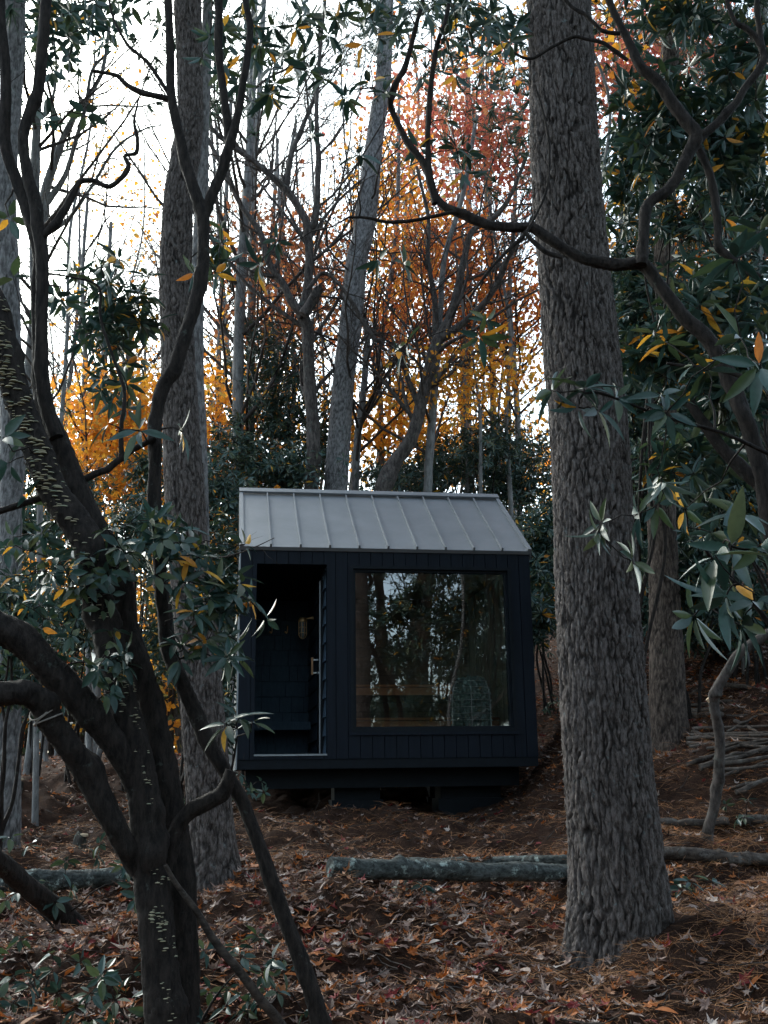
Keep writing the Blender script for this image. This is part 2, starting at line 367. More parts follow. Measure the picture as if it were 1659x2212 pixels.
def needle_zone(x, y):                                  # pine straw round the big pine, on the bank beside the cabin
    a = np.exp(-((x - 1.6) ** 2 + (y - 5.8) ** 2) / .7) + .95 * sstep(1.2, 2.4, x) * sstep(6, 8, y) + .5 * (np.abs(y - 9.6) < 1.6)
    return np.clip(a, 0, 1)
rs = np.random.RandomState(21); mb = MB()
for n, x0, x1, y0, y1, size, lift in ((16000, -3, 3, 4.0, 8.4, .095, .035), (7500, -3.6, 4.8, 8.2, 13, .08, .025), (9000, -9, 10, 12, 24, .11, .03), (15000, 1.7, 8, 9.5, 18, .10, .03)):
    x, y = floor_pts(n, x0, x1, y0, y1, rs, lambda x, y: 1 - .80 * needle_zone(x, y) if y1 < 9 else 1 - .45 * (np.abs(y - 10) < 1.4))
    N = len(x); z = rough_at(x, y) + rs.uniform(0, lift, N); pos = np.column_stack([x, y, z])
    az = rs.uniform(0, 6.28, N); d = np.column_stack([np.cos(az), np.sin(az), rs.normal(0, .25, N)]); nn = np.column_stack([rs.normal(0, .38, N), rs.normal(0, .38, N), np.ones(N)])
    T = MAPLES + OAKS + [LEAF_BROAD]; which = rs.randint(0, len(T), N)
    for j, t in enumerate(T):
        m = which == j; scatter(mb, t, pos[m], d[m], nn[m], rs.uniform(.55, 1.15, m.sum()) * size)
tag(mb.build('fallen_leaves', M['litter']), 'red, orange and tan fallen leaves covering the forest floor', 'leaf litter', kind='stuff')
mb = MB(); NS = (np.array([(0, -.5, 0), (0, .5, 0), (.5, .5, 0.1), (.5, -.5, 0.1), (1, -.3, 0), (1, .3, 0)]) * np.array([1, .016, 1]), np.array([(0, 3, 2, 1), (3, 4, 5, 2)]))
for n, x0, x1, y0, y1, size in ((52000, -2.6, 3, 4.2, 8.6, .14), (26000, -3.4, 5.5, 8.5, 14, .17), (9000, 1.6, 9, 13, 19, .24)):
    x, y = floor_pts(n, x0, x1, y0, y1, rs, lambda x, y: .16 + .84 * needle_zone(x, y))
    N = len(x); pos = np.column_stack([x, y, rough_at(x, y) + rs.uniform(.002, .035, N)]); az = rs.uniform(0, 6.28, N)
    d = np.column_stack([np.cos(az), np.sin(az), rs.normal(0.02, .2, N)])
    scatter(mb, NS, pos, d, np.column_stack([rs.normal(0, .4, N), rs.normal(-.3, .4, N), np.ones(N)]), rs.uniform(.5, 1.1, N) * size)
tag(mb.build('pine_straw', M['straw']), 'orange brown pine needles strewn over the ground', 'pine needles', kind='stuff')
mb = MB(); x, y = floor_pts(1500, -3.5, 5, 4.5, 14, rs); N = len(x)
p0 = np.column_stack([x, y, rough_at(x, y) + .012]); az = rs.uniform(0, 6.28, N); L = rs.uniform(.08, .4, N)
B = wander(p0, np.column_stack([np.cos(az), np.sin(az), rs.normal(0.05, .1, N)]), L, 5, .22, 0, rs)
B[:, 1:, 2] = np.maximum(B[:, 1:, 2], rough_at(B[:, 1:, 0].ravel(), B[:, 1:, 1].ravel()).reshape(N, -1) + .004)
tubes_batch(mb, B, (rs.uniform(.0015, .005, N))[:, None] * np.linspace(1, .5, 5)[None], 4)
tag(mb.build('fallen_twigs', M['stick']), 'thin broken twigs littering the ground among the leaves', 'twigs', kind='stuff')

# ---------------------------------------------------------------- cabin (local frame: x along the front, y into the cabin, z up from the skirt)
YAW = .148; CO = np.array([-1.563, 11.4, EYE + .144])
W_, H_, DR, RH = 3.2345, 2.3536, 1.3907, .9793; DP = 2 * DR
cabin = empty('sauna_cabin', CO, 'small black timber sauna cabin with a grey standing seam metal roof, standing between the trees', 'cabin', rz=YAW)
M['clad'] = NT('black_stained_boards'); k = M['clad']; h = k.noise(30, 6, .7, stretch=(1, 1, .06)); l = k.noise(3.5, 5, .8)
c = k.ramp(h, [(.3, (.0025, .005, .010)), (.7, (.006, .011, .020))]); l2 = k.noise(22, 4, .7, stretch=(1, 1, .1))
c = k.mix(k.ramp(l2, [(.66, (0, 0, 0)), (.74, (.75, .75, .75))]), c, (.035, .028, .026))
k.l(c, k.b.inputs['Base Color']); k.b.inputs['Roughness'].default_value = .62; k.b.inputs['Specular IOR Level'].default_value = .2; k.bump(h, .5, .004); M['clad'] = k.m
M['shingle'] = simple('black_shingles', (.06, .10, .145), .7, noise=(26, .18, (1, 1, .3)), bump=(.2, .002), spec=.3)
M['black'] = simple('black_trim', (.004, .007, .011), .6, noise=(20, .3, None), spec=.2)
k = NT('grey_roof_metal'); h = k.noise(2.2, 5, .7); h3 = k.noise(300, 2, .6); c = k.ramp(h, [(.3, (.150, .165, .18)), (.7, (.195, .21, .225))]); c = k.mix(.3, c, k.ramp(h3, [(.3, (.6, .6, .6)), (.7, (1, 1, 1))]), 'MULTIPLY')
k.l(c, k.b.inputs['Base Color']); k.b.inputs['Metallic'].default_value = .35; k.b.inputs['Roughness'].default_value = .5; k.bump(h, .12, .02); M['roof'] = k.m
M['trimmetal'] = simple('pale_metal_trim', (.24, .26, .28), .4, .5, noise=(6, .15, None))
M['steel'] = simple('steel', (.75, .8, .82), .42, .8)
M['brass'] = simple('brass', (1, .68, .36), .5, .8)
M['cedar'] = simple('cedar_boards', (.46, .19, .075), .6, noise=(8, .35, (.1, .1, 1)), spec=.3)
M['cedarv'] = simple('upright_cedar_boards', (.78, .66, .50), .6, noise=(7, .55, (1, 1, .04)), spec=.3)
M['stone'] = simple('heater_stone', (.20, .29, .28), .8, noise=(30, .5, None), bump=(.6, .01))
k = NT('window_glass'); gl = k.n('ShaderNodeBsdfGlossy', Roughness=.0); gl.inputs[0].default_value = (.95, .97, 1, 1); tr = k.n('ShaderNodeBsdfTransparent'); tr.inputs[0].default_value = (.85, .88, .88, 1)
fr = k.n('ShaderNodeFresnel', IOR=2.15); bn = k.noise(1.7, 2, .5); bp = k.n('ShaderNodeBump', Strength=.035, Distance=.02); k.l(bn, bp.inputs['Height']); k.l(bp.outputs[0], gl.inputs['Normal'])
mx = k.n('ShaderNodeMixShader'); k.l(fr.outputs[0], mx.inputs[0]); k.l(tr.outputs[0], mx.inputs[1]); k.l(gl.outputs[0], mx.inputs[2]); k.l(mx.outputs[0], k.o.inputs[0]); M['glass'] = k.m
def cpart(name, mat, parent=cabin, **kw): return lambda mb: mb.build(name, mat, parent, local=True, **kw)
PO = (.176, .940, .154, 2.178); WO = (1.193, 3.005, .368, 2.173)
def boards(mb, x0, x1, z0, z1, y0, y1, holes, step=.1295, gap=.0035, seed=0):
    rs = np.random.RandomState(seed); n = int(round((x1 - x0) / step)); xs = np.linspace(x0, x1, n + 1)
    for i in range(n):
        a, b = xs[i] + gap, xs[i + 1] - gap; cuts = sorted({a, b} | {h for H in holes for h in H[:2] if a < h < b}); off = rs.uniform(0, .0035)
        for c0, c1 in zip(cuts[:-1], cuts[1:]):
            m = (c0 + c1) / 2; spans = [(z0, z1)]
            for H in holes:
                if H[0] < m < H[1]: spans = [(p, q) for s0, s1 in spans for p, q in ((s0, min(s1, H[2])), (max(s0, H[3]), s1)) if q - p > .004]
            for p, q in spans: mb.box((c0, y0 - off, p), (c1, y1, q))
mb = MB(); boards(mb, 0, W_, .10, H_, -.0, .022, [PO, WO]); cpart('front_cladding', M['clad'])(mb)
# carcass behind the boards
mb = MB(); e = .024
for x0, x1, z0, z1 in ((.004, PO[0], .02, H_), (PO[0], PO[1], PO[3], H_), (PO[1], WO[0], .02, H_), (WO[0], WO[1], .02, WO[2]), (WO[0], WO[1], WO[3], H_), (WO[1], W_ - .004, .02, H_), (PO[0], PO[1], .02, PO[2] - .02)):
    mb.box((x0, e, z0), (x1, .13, z1))
cpart('wall_frame', M['black'])(mb)
mb = MB(); mb.box((.004, .015, 0), (W_ - .004, .022, .097)); mb.box((.10, .40, -.20), (W_ - .12, .54, .02)); cpart('skirt', M['black'])(mb)
def side(mb, x0, x1):
    mb.box((x0, .132, .02), (x1, DP, H_))
    V = [(x, y, z) for x in (x0, x1) for y, z in ((.03, H_), (DP, H_), (DR, H_ + RH - .06))]; mb.add(V, [[0, 1, 2], [3, 5, 4]]); mb.add(V, [[0, 3, 4, 1], [1, 4, 5, 2], [2, 5, 3, 0]])
mb = MB(); side(mb, 0.004, .10); side(mb, W_ - .10, W_ - .004); mb.box((.1, DP - .12, .02), (W_ - .1, DP - .004, H_)); cpart('side_wall', M['black'])(mb)
mb = MB(); mb.box((-.012, -.004, .0), (.002, .05, H_ - .002)); mb.box((-.012, .05, 0), (-.002, DP, H_ - .002)); cpart('corner_trim', M['trimmetal'])(mb)
# roof
ang = math.atan2(RH, DR); ca, sa = math.cos(ang), math.sin(ang); Lr = math.hypot(DR, RH)
def rp(x, s, h, back=False):
    y = s * ca - h * sa; z = H_ + s * sa + h * ca
    return (x, 2 * DR - y if back else y, z)
def rbox(mb, x0, x1, s0, s1, h0, h1, back=False):
    V = [rp(x, s, h, back) for h in (h0, h1) for s in (s0, s1) for x in (x0, x1)]
    Fq = np.array([[0, 2, 3, 1], [4, 5, 7, 6], [0, 1, 5, 4], [2, 6, 7, 3], [0, 4, 6, 2], [1, 3, 7, 5]]); mb.add(V, Fq[:, ::-1] if back else Fq)
roof = None
for back in (False, True):
    mb = MB(); rbox(mb, .0, W_, -.02, Lr - .012, .012, .03, back)
    st = W_ / 10
    for i in range(1, 10): rbox(mb, i * st - .007, i * st + .007, -.03, Lr - .05, .0302, .062, back); rbox(mb, i * st - .011, i * st + .011, -.034, -.012, .010, .064, back)
    rbox(mb, 0, W_, -.034, -.0202, -.012, .0298, back)
    o = cpart('roof', M['roof'])(mb); roof = roof or o
    for x0, x1, x2, x3 in ((-.014, .03, -.016, -.0025), (W_ - .03, W_ + .014, W_ + .0025, W_ + .016)):
        mb = MB(); rbox(mb, x0, x1, -.036, Lr - .05, .031, .058, back); rbox(mb, x2, x3, -.036, Lr - .012, -.09, .0305, back); mb.build('rake_trim', M['roof'], o, local=True)
    mb = MB(); rbox(mb, .0, W_, .02, Lr - .02, -.06, .0115, back); mb.build('roof_deck', M['black'], o, local=True)
mb = MB(); rbox(mb, -.018, W_ + .018, Lr - .085, Lr + .03, .064, .072); rbox(mb, -.018, W_ + .018, Lr - .085, Lr + .03, .064, .072, True); rbox(mb, -.018, W_ + .018, Lr - .09, Lr - .083, .045, .0718)
mb.build('ridge_cap', M['roof'], roof, local=True)
mb = MB(); mb.box((0.0, -.012, H_ - .03), (W_, -.004, H_ + .01)); cpart('fascia', M['black'])(mb)
# shingled walls: courses of tapered shingles
def shingles(mb, u0, u1, z0, z1, place, rs, course=.2):
    z = z0
    while z < z1 - .01:
        zt = min(z + course, z1); u = u0
        while u < u1 - .005:
            wd = rs.choice([.10, .13, .16, .24, .3]) * rs.uniform(.9, 1.1); v = min(u + wd, u1)
            V = [place(a, b, c) for (a, b, c) in ((u + .003, .030, z - .006), (v - .003, .030, z - .006), (v - .0015, .005, zt), (u + .0015, .005, zt), (u + .0015, 0, z - .006), (v - .0015, 0, z - .006), (v - .0015, 0, zt), (u + .0015, 0, zt))]
            mb.add(V, [[0, 1, 2, 3], [4, 5, 1, 0], [7, 3, 2, 6], [4, 0, 3, 7], [1, 5, 6, 2]]); u = v
        z = zt
rs = np.random.RandomState(4); PD = 2.6
porch = cpart('porch_floor', M['black']); mb = MB()
mb.box((.101, .131, .10), (.985, PD + .05, .148)); porch_o = porch(mb)
mb = MB(); mb.box((.101, .131, 2.2), (.985, PD + .05, 2.24)); mb.build('porch_ceiling', M['black'], porch_o, local=True)
mb = MB(); shingles(mb, .102, .955, .15, 2.2, lambda a, b, c: (a, PD - b, c), rs); mb.build('back_shingles', M['shingle'], porch_o, local=True)
mb = MB()
for a0, a1 in ((.131, .40), (1.16, PD - .022)): shingles(mb, a0, a1, .15, 2.2, lambda a, b, c: (.955 - b, a, c), rs); mb.box((.956, a0, .15), (.985, a1, 2.199))
shingles(mb, .40, 1.16, 2.08, 2.2, lambda a, b, c: (.955 - b, a, c), rs, .12)
mb.build('partition_shingles', M['shingle'], porch_o, local=True)
mb = MB(); shingles(mb, .131, PD - .022, .15, 2.2, lambda a, b, c: (.1005 + b, a, c), rs); mb.build('side_shingles', M['shingle'], porch_o, local=True)
mb = MB(); mb.box((PO[0] - .0, -.012, PO[2] - .02), (PO[1], .13, PO[2] - .001)); mb.build('threshold', M['trimmetal'], porch_o, local=True)
mb = MB(); mb.box((.125, 2.05, .50), (.93, 2.09, .60)); mb.box((.125, 2.09, .58), (.93, PD - .03, .60)); mb.build('porch_bench', M['shingle'], porch_o, local=True)
# glass door to the hot room with its wooden pull
door = MB(); door.box((.905, .402, .15), (.96, .452, 2.078)); door.box((.915, .47, .19), (.935, .50, 2.03)); door.box((.91, .53, .19), (.93, .56, 2.03)); door.box((.93, .452, .19), (.945, .619, 2.03)); door.box((.93, 1.10, .15), (.96, 1.158, 2.078)); door.box((.93, .452, 2.03), (.96, 1.10, 2.078)); door.box((.93, .452, .15), (.96, 1.10, .19))
door_o = door.build('door', M['black'], cabin, local=True)
mb = MB(); mb.box((.938, .62, .191), (.946, 1.099, 2.029)); mb.build('door_pane', M['black'], door_o, local=True)
mb = MB(); mb.box((.890, .398, .152), (.9045, .406, 2.07)); mb.box((.905, .503, .152), (.9149, .508, 2.07)); mb.build('door_edge_trim', M['trimmetal'], door_o, local=True)
mb = MB(); mb.box((.845, .95, 1.07), (.868, .985, 1.27)); 
mb.build('door_handle', simple('handle_wood', (.55, .28, .13), .5, noise=(20, .2, None)), door_o, local=True)
mb = MB(); mb.box((.866, .955, 1.085), (.93, .975, 1.10)); mb.box((.866, .955, 1.235), (.93, .975, 1.25)); mb.box((.885, .47, 1.04), (.90, .60, 1.055)); mb.build('door_latch', M['steel'], door_o, local=True)
for hx in (.245, .445, .645):
    mb = MB(); t = np.linspace(0, math.pi * 1.15, 9); yy = PD - .03
    tube(mb, [(hx + .012, yy, 1.86), (hx + .012, yy - .03, 1.85), (hx + .010, yy - .045, 1.80), (hx, yy - .05, 1.765), (hx - .014, yy - .05, 1.775)], [.009, .009, .008, .008, .009], 8, 5, 0)
    ball = [(hx - .016 , yy - .05, 1.765), (hx - .016, yy - .05, 1.775), (hx - .016, yy - .05, 1.79)]; tube(mb, ball, [.005, .016, .005], 10, 4, 0)
    mb.build('coat_hook', M['brass'], cabin, smooth=True, local=True)
# caged bulkhead lamp on the partition
lx, ly, lz = .80, 1.75, 1.60; mb = MB()
tube(mb, [(lx, ly, lz + .20), (lx, ly, lz + .225), (lx, ly, lz + .25)], [.055, .055, .04], 16, 2, 0)
tube(mb, [(lx, ly, lz + .235), (lx + .06, ly, lz + .245), (lx + .135, ly, lz + .25)], [.012, .011, .02], 10, 3, 0)
lamp = mb.build('wall_lamp', M['brass'], cabin, smooth=True, local=True)
mb = MB(); tube(mb, [(lx, ly, lz + .2), (lx, ly, lz + .1), (lx, ly, lz + .03), (lx, ly, lz + .005)], [.035, .036, .030, .012], 16, 4, 0)
mb.build('lamp_glass', simple('frosted_glass', (.28, .32, .34), .2), lamp, smooth=True, local=True)
mb = MB()
for a in range(4):
    c0, s0 = math.cos(a * math.pi / 4 + .4), math.sin(a * math.pi / 4 + .4); q = []
    for t in np.linspace(0, math.pi, 11): r0 = .052 * min(1, 1.25 * abs(math.cos(t)) ** .5 if False else 1) ; q.append((lx + c0 * .052 * math.cos(t), ly + s0 * .052 * math.cos(t), lz + .06 - .07 * math.sin(t)))
    q = [(q[0][0], q[0][1], lz + .2)] + q + [(q[-1][0], q[-1][1], lz + .2)]; tube(mb, q, [.004] * len(q), 6, 2, 0)
for zz in (.06, .13):
    t = np.linspace(0, 2 * math.pi, 20); tube(mb, [(lx + .052 * math.cos(a), ly + .052 * math.sin(a), lz + zz) for a in t], [.0035] * 20, 6, 1, 0)
mb.build('lamp_cage', M['brass'], lamp, smooth=True, local=True)
# window
wx0, wx1, wz0, wz1 = WO; mb = MB(); f = .035
for x0, x1, z0, z1 in ((wx0, wx0 + f, wz0, wz1), (wx1 - f, wx1, wz0, wz1), (wx0 + f, wx1 - f, wz0, wz0 + f), (wx0 + f, wx1 - f, wz1 - f, wz1)):
    mb.box((x0, -.012, z0), (x1, .135, z1))
g = .028
for x0, x1, z0, z1 in ((wx0 + f, wx0 + f + g, wz0 + f, wz1 - f), (wx1 - f - g, wx1 - f, wz0 + f, wz1 - f), (wx0 + f + g, wx1 - f - g, wz0 + f, wz0 + f + g), (wx0 + f + g, wx1 - f - g, wz1 - f - g, wz1 - f)):
    mb.box((x0, .03, z0), (x1, .11, z1))
win = mb.build('window', M['black'], cabin, local=True)
mb = MB(); mb.box((wx0 - .02, -.03, wz0 - .028), (wx1 + .02, -.013, wz0 - .002)); mb.box((wx0 - .02, -.03, wz0 - .0015), (wx1 + .02, -.0125, wz0 + .006)); mb.build('window_sill', M['clad'], win, local=True)
mb = MB(); mb.add([(wx0 + f + g * .5, .06, wz0 + f + g * .5), (wx1 - f - g * .5, .06, wz0 + f + g * .5), (wx1 - f - g * .5, .06, wz1 - f - g * .5), (wx0 + f + g * .5, .06, wz1 - f - g * .5)], [[0, 1, 2, 3]]); mb.build('window_pane', M['glass'], win, local=True)
# hot room
ix0, ix1 = .99, W_ - .101; mb = MB()
mb.box((ix0, .131, .10), (ix1, DP - .121, .15)); room = mb.build('hot_room_floor', M['cedar'], cabin, local=True)
mb = MB(); mb.box((ix0, .131, 2.25), (ix1, DP - .121, 2.3)); mb.build('hot_room_ceiling', M['cedar'], room, local=True)
mb = MB(); z = .152
while z < 2.24: mb.box((ix0, DP - .14, z), (ix1, DP - .122, min(z + .116, 2.245))); z += .12
mb.build('back_panelling', simple('dimmed_cedar_boards', (.13, .075, .045), .7, noise=(8, .35, (.1, .1, 1))), room, local=True)  # back wall cedar darkened in its colour to keep the hot room dim
mb = MB(); y = .132; i = 0; rs = np.random.RandomState(8)
while y < DP - .15: mb.box((ix1 - .02 + rs.uniform(-.004, .004), y, .152), (ix1 - .001, min(y + .118, DP - .142), 2.248)); y += .122
mb.build('side_panelling', M['cedarv'], room, local=True)
for yb, zb in ((1.75, 1.0), (1.15, .56)):
    mb = MB()
    for j in range(4): mb.box((ix0 + .01, yb + j * .155, zb), (ix1 - .022 - (0 if zb > .9 else .0), yb + j * .155 + .14, zb + .028))
    mb.box((ix0 + .01, yb, zb - .10), (ix1 - .03, yb + .02, zb - .012))
    mb.build('sauna_bench', M['cedar'], room, local=True)
# support blocks and skids
for x0, x1, y0 in ((1.05, 1.62, .62), (2.25, 3.0, .66), (.2, .7, 2.1), (2.4, 3.0, 2.1)):
    mb = MB()
    mb.box((x0, y0, -.62), (x1, y0 + .4, -.33)); mb.box((x0 + .03, y0 + .02, -.329), (x1 - .03, y0 + .38, -.201)); cpart('support_block', M['black'])(mb)
# heater: a stack of stones in a round steel cage, standing in the hot room
rs = np.random.RandomState(31); hc = np.array([2.63, .55, .152])
cw = lambda p: CO + np.array([p[0] * math.cos(YAW) - p[1] * math.sin(YAW), p[0] * math.sin(YAW) + p[1] * math.cos(YAW), p[2]])
heater = empty('sauna_heater', cw(hc), 'round sauna heater of dark stones in a steel wire cage, inside the big window', 'sauna heater')
H0 = cw(hc); hr, hh = .235, .80; mb = MB()
def profile(t): return hr * (1 - .22 * max(0, (t - .72) / .28) ** 2)
ico = []
for i in range(7):
    for j in range(6): pass
def stone(mb, c, r, rs):
    th = np.linspace(0, 2 * np.pi, 8, endpoint=False); V = []; sc = rs.uniform(.7, 1.2, 3) * r
    for ph in (-1.0, -.35, .35, 1.0): V += [(math.cos(a) * math.cos(ph), math.sin(a) * math.cos(ph), math.sin(ph)) for a in th]
    V = np.array(V + [(0, 0, -1.05), (0, 0, 1.05)]); V *= 1 + rs.normal(0, .09, (len(V), 1)); A = rs.normal(0, 1, (3, 3)); Q, _ = np.linalg.qr(A)
    V = (V * sc) @ Q.T + c; Fq = ringfaces(4, 8); mb.add(V, Fq); mb.add(V, [(j, (j + 1) % 8, 32)[::-1] for j in range(8)] + [(24 + j, 24 + (j + 1) % 8, 33) for j in range(8)])
for zi in np.arange(.04, hh + .02, .055):
    R0 = profile(zi / hh) - .035
    for a in np.arange(0, 2 * math.pi, .058 / R0): stone(mb, H0 + np.array([math.cos(a + zi * 20) * R0, math.sin(a + zi * 20) * R0, zi + rs.uniform(-.012, .012)]), rs.uniform(.030, .044), rs)
for _ in range(26):
    a, r0 = rs.uniform(0, 6.28), rs.uniform(0, .15); stone(mb, H0 + np.array([math.cos(a) * r0, math.sin(a) * r0, hh + rs.uniform(-.01, .03)]), .04, rs)
tag(mb.build('stone_pile', M['stone'], heater), kind='stuff')
mb = MB()
for zi in np.linspace(.0, hh, 12):
    R0 = profile(zi / hh) + .005; t = np.linspace(0, 2 * math.pi, 33); tube(mb, [H0 + np.array([math.cos(a) * R0, math.sin(a) * R0, zi]) for a in t], [.0035] * 33, 6, 1, 0)
for a in np.arange(0, 2 * math.pi, math.pi / 3) - 1.62:
    tube(mb, [H0 + np.array([math.cos(a) * (profile(t) + .011), math.sin(a) * (profile(t) + .011), t * hh]) for t in np.linspace(0, 1, 9)], [.0045] * 9, 6, 1, 0)
mb.build('wire_cage', M['steel'], heater, smooth=True)

# ---------------------------------------------------------------- trees: helpers
def trace(pts, Y):
    """[(u, v, width)] at distance Y (a number or one per point) -> points and radii in metres"""
    Ys = np.interp(np.linspace(0, 1, len(pts)), np.linspace(0, 1, len(Y)), Y) if np.ndim(Y) else np.full(len(pts), float(Y))
    return np.array([P(p[0], p[1], y) for p, y in zip(pts, Ys)]), np.array([p[2] * .5 * PX(y, p[1]) for p, y in zip(pts, Ys)])
def bark_trunk(mb, pts, rad, sides, step, pw, ph, depth, seed, base=None, mi=0):
    q = catmull(np.column_stack([pts, rad]), 12); L = np.concatenate([[0], np.cumsum(np.linalg.norm(np.diff(q[:, :3], axis=0), axis=1))])
    s = np.arange(0, L[-1], step); q = np.column_stack([np.interp(s, L, q[:, i]) for i in range(4)]); p, r = q[:, :3], q[:, 3]
    T, U, Wv = frames(p); rs = np.random.RandomState(seed); th = np.linspace(0, 2 * np.pi, sides, endpoint=False)
    nc = max(6, int(round(2 * np.pi * np.median(r) / pw))); nr = int(s[-1] / ph) + 4
    TH, S = np.meshgrid(th, s)
    a = TH / (2 * np.pi) * nc; b = S / ph + 1
    def vn(x, y, fx, fy):                               # smooth value noise, periodic round the trunk
        X = x / (2 * np.pi) * fx; Yq = y * fy; g = rs.uniform(-1, 1, (int(Yq.max()) + 3, fx)); i = np.floor(X).astype(int); j = np.floor(Yq).astype(int); u = X - i; v = Yq - j; u = u * u * (3 - 2 * u); v = v * v * (3 - 2 * v)
        return (g[j, i % fx] * (1 - u) + g[j, (i + 1) % fx] * u) * (1 - v) + (g[j + 1, i % fx] * (1 - u) + g[j + 1, (i + 1) % fx] * u) * v
    a = a + .35 * vn(TH, S, max(3, nc // 3), .7 / ph) + .2 * vn(TH, S, nc * 2, 3 / ph) + .12 * vn(TH, S, nc * 5, 7 / ph)
    b = b + .55 * vn(TH, S, nc, .8 / ph) + .22 * vn(TH, S, nc * 3, 3 / ph)
    J = rs.uniform(.05, .95, (nr + 3, nc, 2)); H = rs.uniform(0, 1, (nr + 3, nc)); ia = np.floor(a).astype(int); ib = np.clip(np.floor(b).astype(int), 1, nr)
    F1 = np.full(a.shape, 9.); F2 = F1.copy(); hc_ = np.zeros(a.shape)
    for di in (-1, 0, 1):
        for dj in (-1, 0, 1):
            ca_, cb_ = (ia + di) % nc, np.clip(ib + dj, 0, nr + 2)
            d = np.hypot(ia + di + J[cb_, ca_, 0] - a, (ib + dj + J[cb_, ca_, 1] - b) * .55); hh_ = H[cb_, ca_]
            n1 = d < F1; F2 = np.where(n1, F1, np.minimum(F2, d)); hc_ = np.where(n1, hh_, hc_); F1 = np.where(n1, d, F1)
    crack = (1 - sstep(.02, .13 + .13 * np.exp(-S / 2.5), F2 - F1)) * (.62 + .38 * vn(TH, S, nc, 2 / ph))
    lump = np.zeros(a.shape)
    for k in range(6): lump += np.sin(rs.randint(1, 5) * TH + S * rs.uniform(.5, 3) + rs.uniform(0, 6)) / 6
    fine = .7 * vn(TH, S, nc * 4, 4 / ph) + .6 * vn(TH, S, nc * 9, 8 / ph) + .6 * vn(TH, S, nc * 7, 22 / ph)
    R = r[:, None] * (1 + .03 * lump) + depth * (-crack + .5 * hc_ + .30 * fine)
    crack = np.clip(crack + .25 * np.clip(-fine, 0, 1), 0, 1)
    if base: # root flare
        fl = np.exp(-S / base[0]); R = R * (1 + fl * (base[1] + base[2] * (.5 + .5 * np.sin(5 * TH + rs.uniform(0, 6))) * (.6 + .4 * np.sin(2 * TH))))
    V = p[:, None] + R[..., None] * (np.cos(TH)[..., None] * U[:, None] + np.sin(TH)[..., None] * Wv[:, None])
    mb.add(V, ringfaces(len(p), sides), mi, crack.ravel()); return p, r
def footed(pts, rad, flare=1.25, sink=.3):
    """orders the path from the ground up and brings its foot into the ground"""
    if pts[0][2] > pts[-1][2]: pts, rad = pts[::-1], rad[::-1]
    d = nrm(pts[0] - pts[1]); g = gz(pts[0][0], pts[0][1]) - sink
    if pts[0][2] > g + .05:
        L = min((pts[0][2] - g) / max(-d[2], .35), 4); e = pts[0] + d * L; e[2] = gz(e[0], e[1]) - sink
        pts = np.vstack([e, pts]); rad = np.concatenate([[rad[0] * flare], rad])
    return pts, rad
def tufts(mb, pos, rs, L=.11, n=14, per=3, spread=.14, wd=.05):
    N = len(pos) * per; c = np.repeat(pos, per, 0) + rs.normal(0, spread, (N, 3)) * np.array([1.3, 1.3, .5]); ax = nrm(rs.normal(0, 1, (N, 3)) + [0, 0, .4])
    d = nrm(np.repeat(ax, n, 0) + rs.normal(0, .55, (N * n, 3))); tpl = (np.array([(0, -wd, 0), (0, wd, 0), (1, 0, -.05)]), np.array([(0, 1, 2)]))
    scatter(mb, tpl, np.repeat(c, n, 0), d, rs.normal(0, 1, (N * n, 3)), L * rs.uniform(.7, 1.2, N * n))
def blob_pts(blobs, rs, soft=False):
    out = []
    for (u, v, ru, rv, Y, n) in blobs:
        x = nrm(rs.normal(0, 1, (n, 3))) * (rs.uniform(0, 1, (n, 1)) ** .42); k = rs.randint(3, 7); cc = nrm(rs.normal(0, 1, (k, 3))) * .6
        if soft: x = np.clip(rs.normal(0, .56, (n, 3)), -1.5, 1.5)
        x = x + .35 * (cc[rs.randint(0, k, n)] - x) * rs.uniform(0, 1, (n, 1)); dy = ru * PX(Y, v)
        out.append(np.array([P(u + a[0] * ru, v + a[2] * rv, max(1.6, Y + a[1] * dy * .9)) for a in x]))
    return np.vstack(out)
def ball(pts, zlift=.12):
    z = gz(pts[:, 0], pts[:, 1]) + zlift; pts[:, 2] = np.maximum(pts[:, 2], z); return pts
def woody(name, label, cat, group, stems, leaf=None, twig_r=.006, mat=None, bark='rhodo', seed=1, sides=10, foliage='foliage', k=5, twig_mat=None, rough=.07, twig_sides=4, extra=None, flute=.2, smooth=False, fib=0):
    """a plant: traced stems (each a part), twigs and foliage. stems: [(pts, rad)], leaf: function(mb, targets, axes, rs), targets"""
    rs = np.random.RandomState(seed); i0 = int(np.argmin([s[0][:, 2].min() for s in stems])); s0 = stems[i0][0]; root = s0[np.argmin(s0[:, 2])]
    o = empty(name, root, label, cat, group); sk = []; made = []
    for i, (p, r) in enumerate(stems):
        mb = MB(); q, rr = tube(mb, p, r, sides, 14 if fib else 6, rough, 0, seed * 31 + i, True, flute, fib, len(p) if fib else 0); made.append(mb.build('stem', M[bark], o, smooth=True)); sk.append(q)
    sk = np.vstack(sk)
    if extra is not None: sk = sk[extra(sk)]
    if leaf:
        fn, tg = leaf; B, R = connect(sk, tg, rs, k, twig_r); grp = [slice(q_, q_ + 1) for q_ in range(len(B))] if len(B) <= 26 else [slice(None)]
        for g_ in grp: mb = MB(); tubes_batch(mb, B[g_], R[g_], twig_sides); mb.build('twig' if len(grp) > 1 else 'twigs', M[twig_mat or bark], o, smooth=True)
        mb = MB(); ax = nrm(nrm(B[:, -1] - B[:, -2]) + np.array([0, 0, .5])); fn(mb, B[:, -1], ax, rs); mb.build(foliage, mat, o, smooth=smooth)
    return o, made
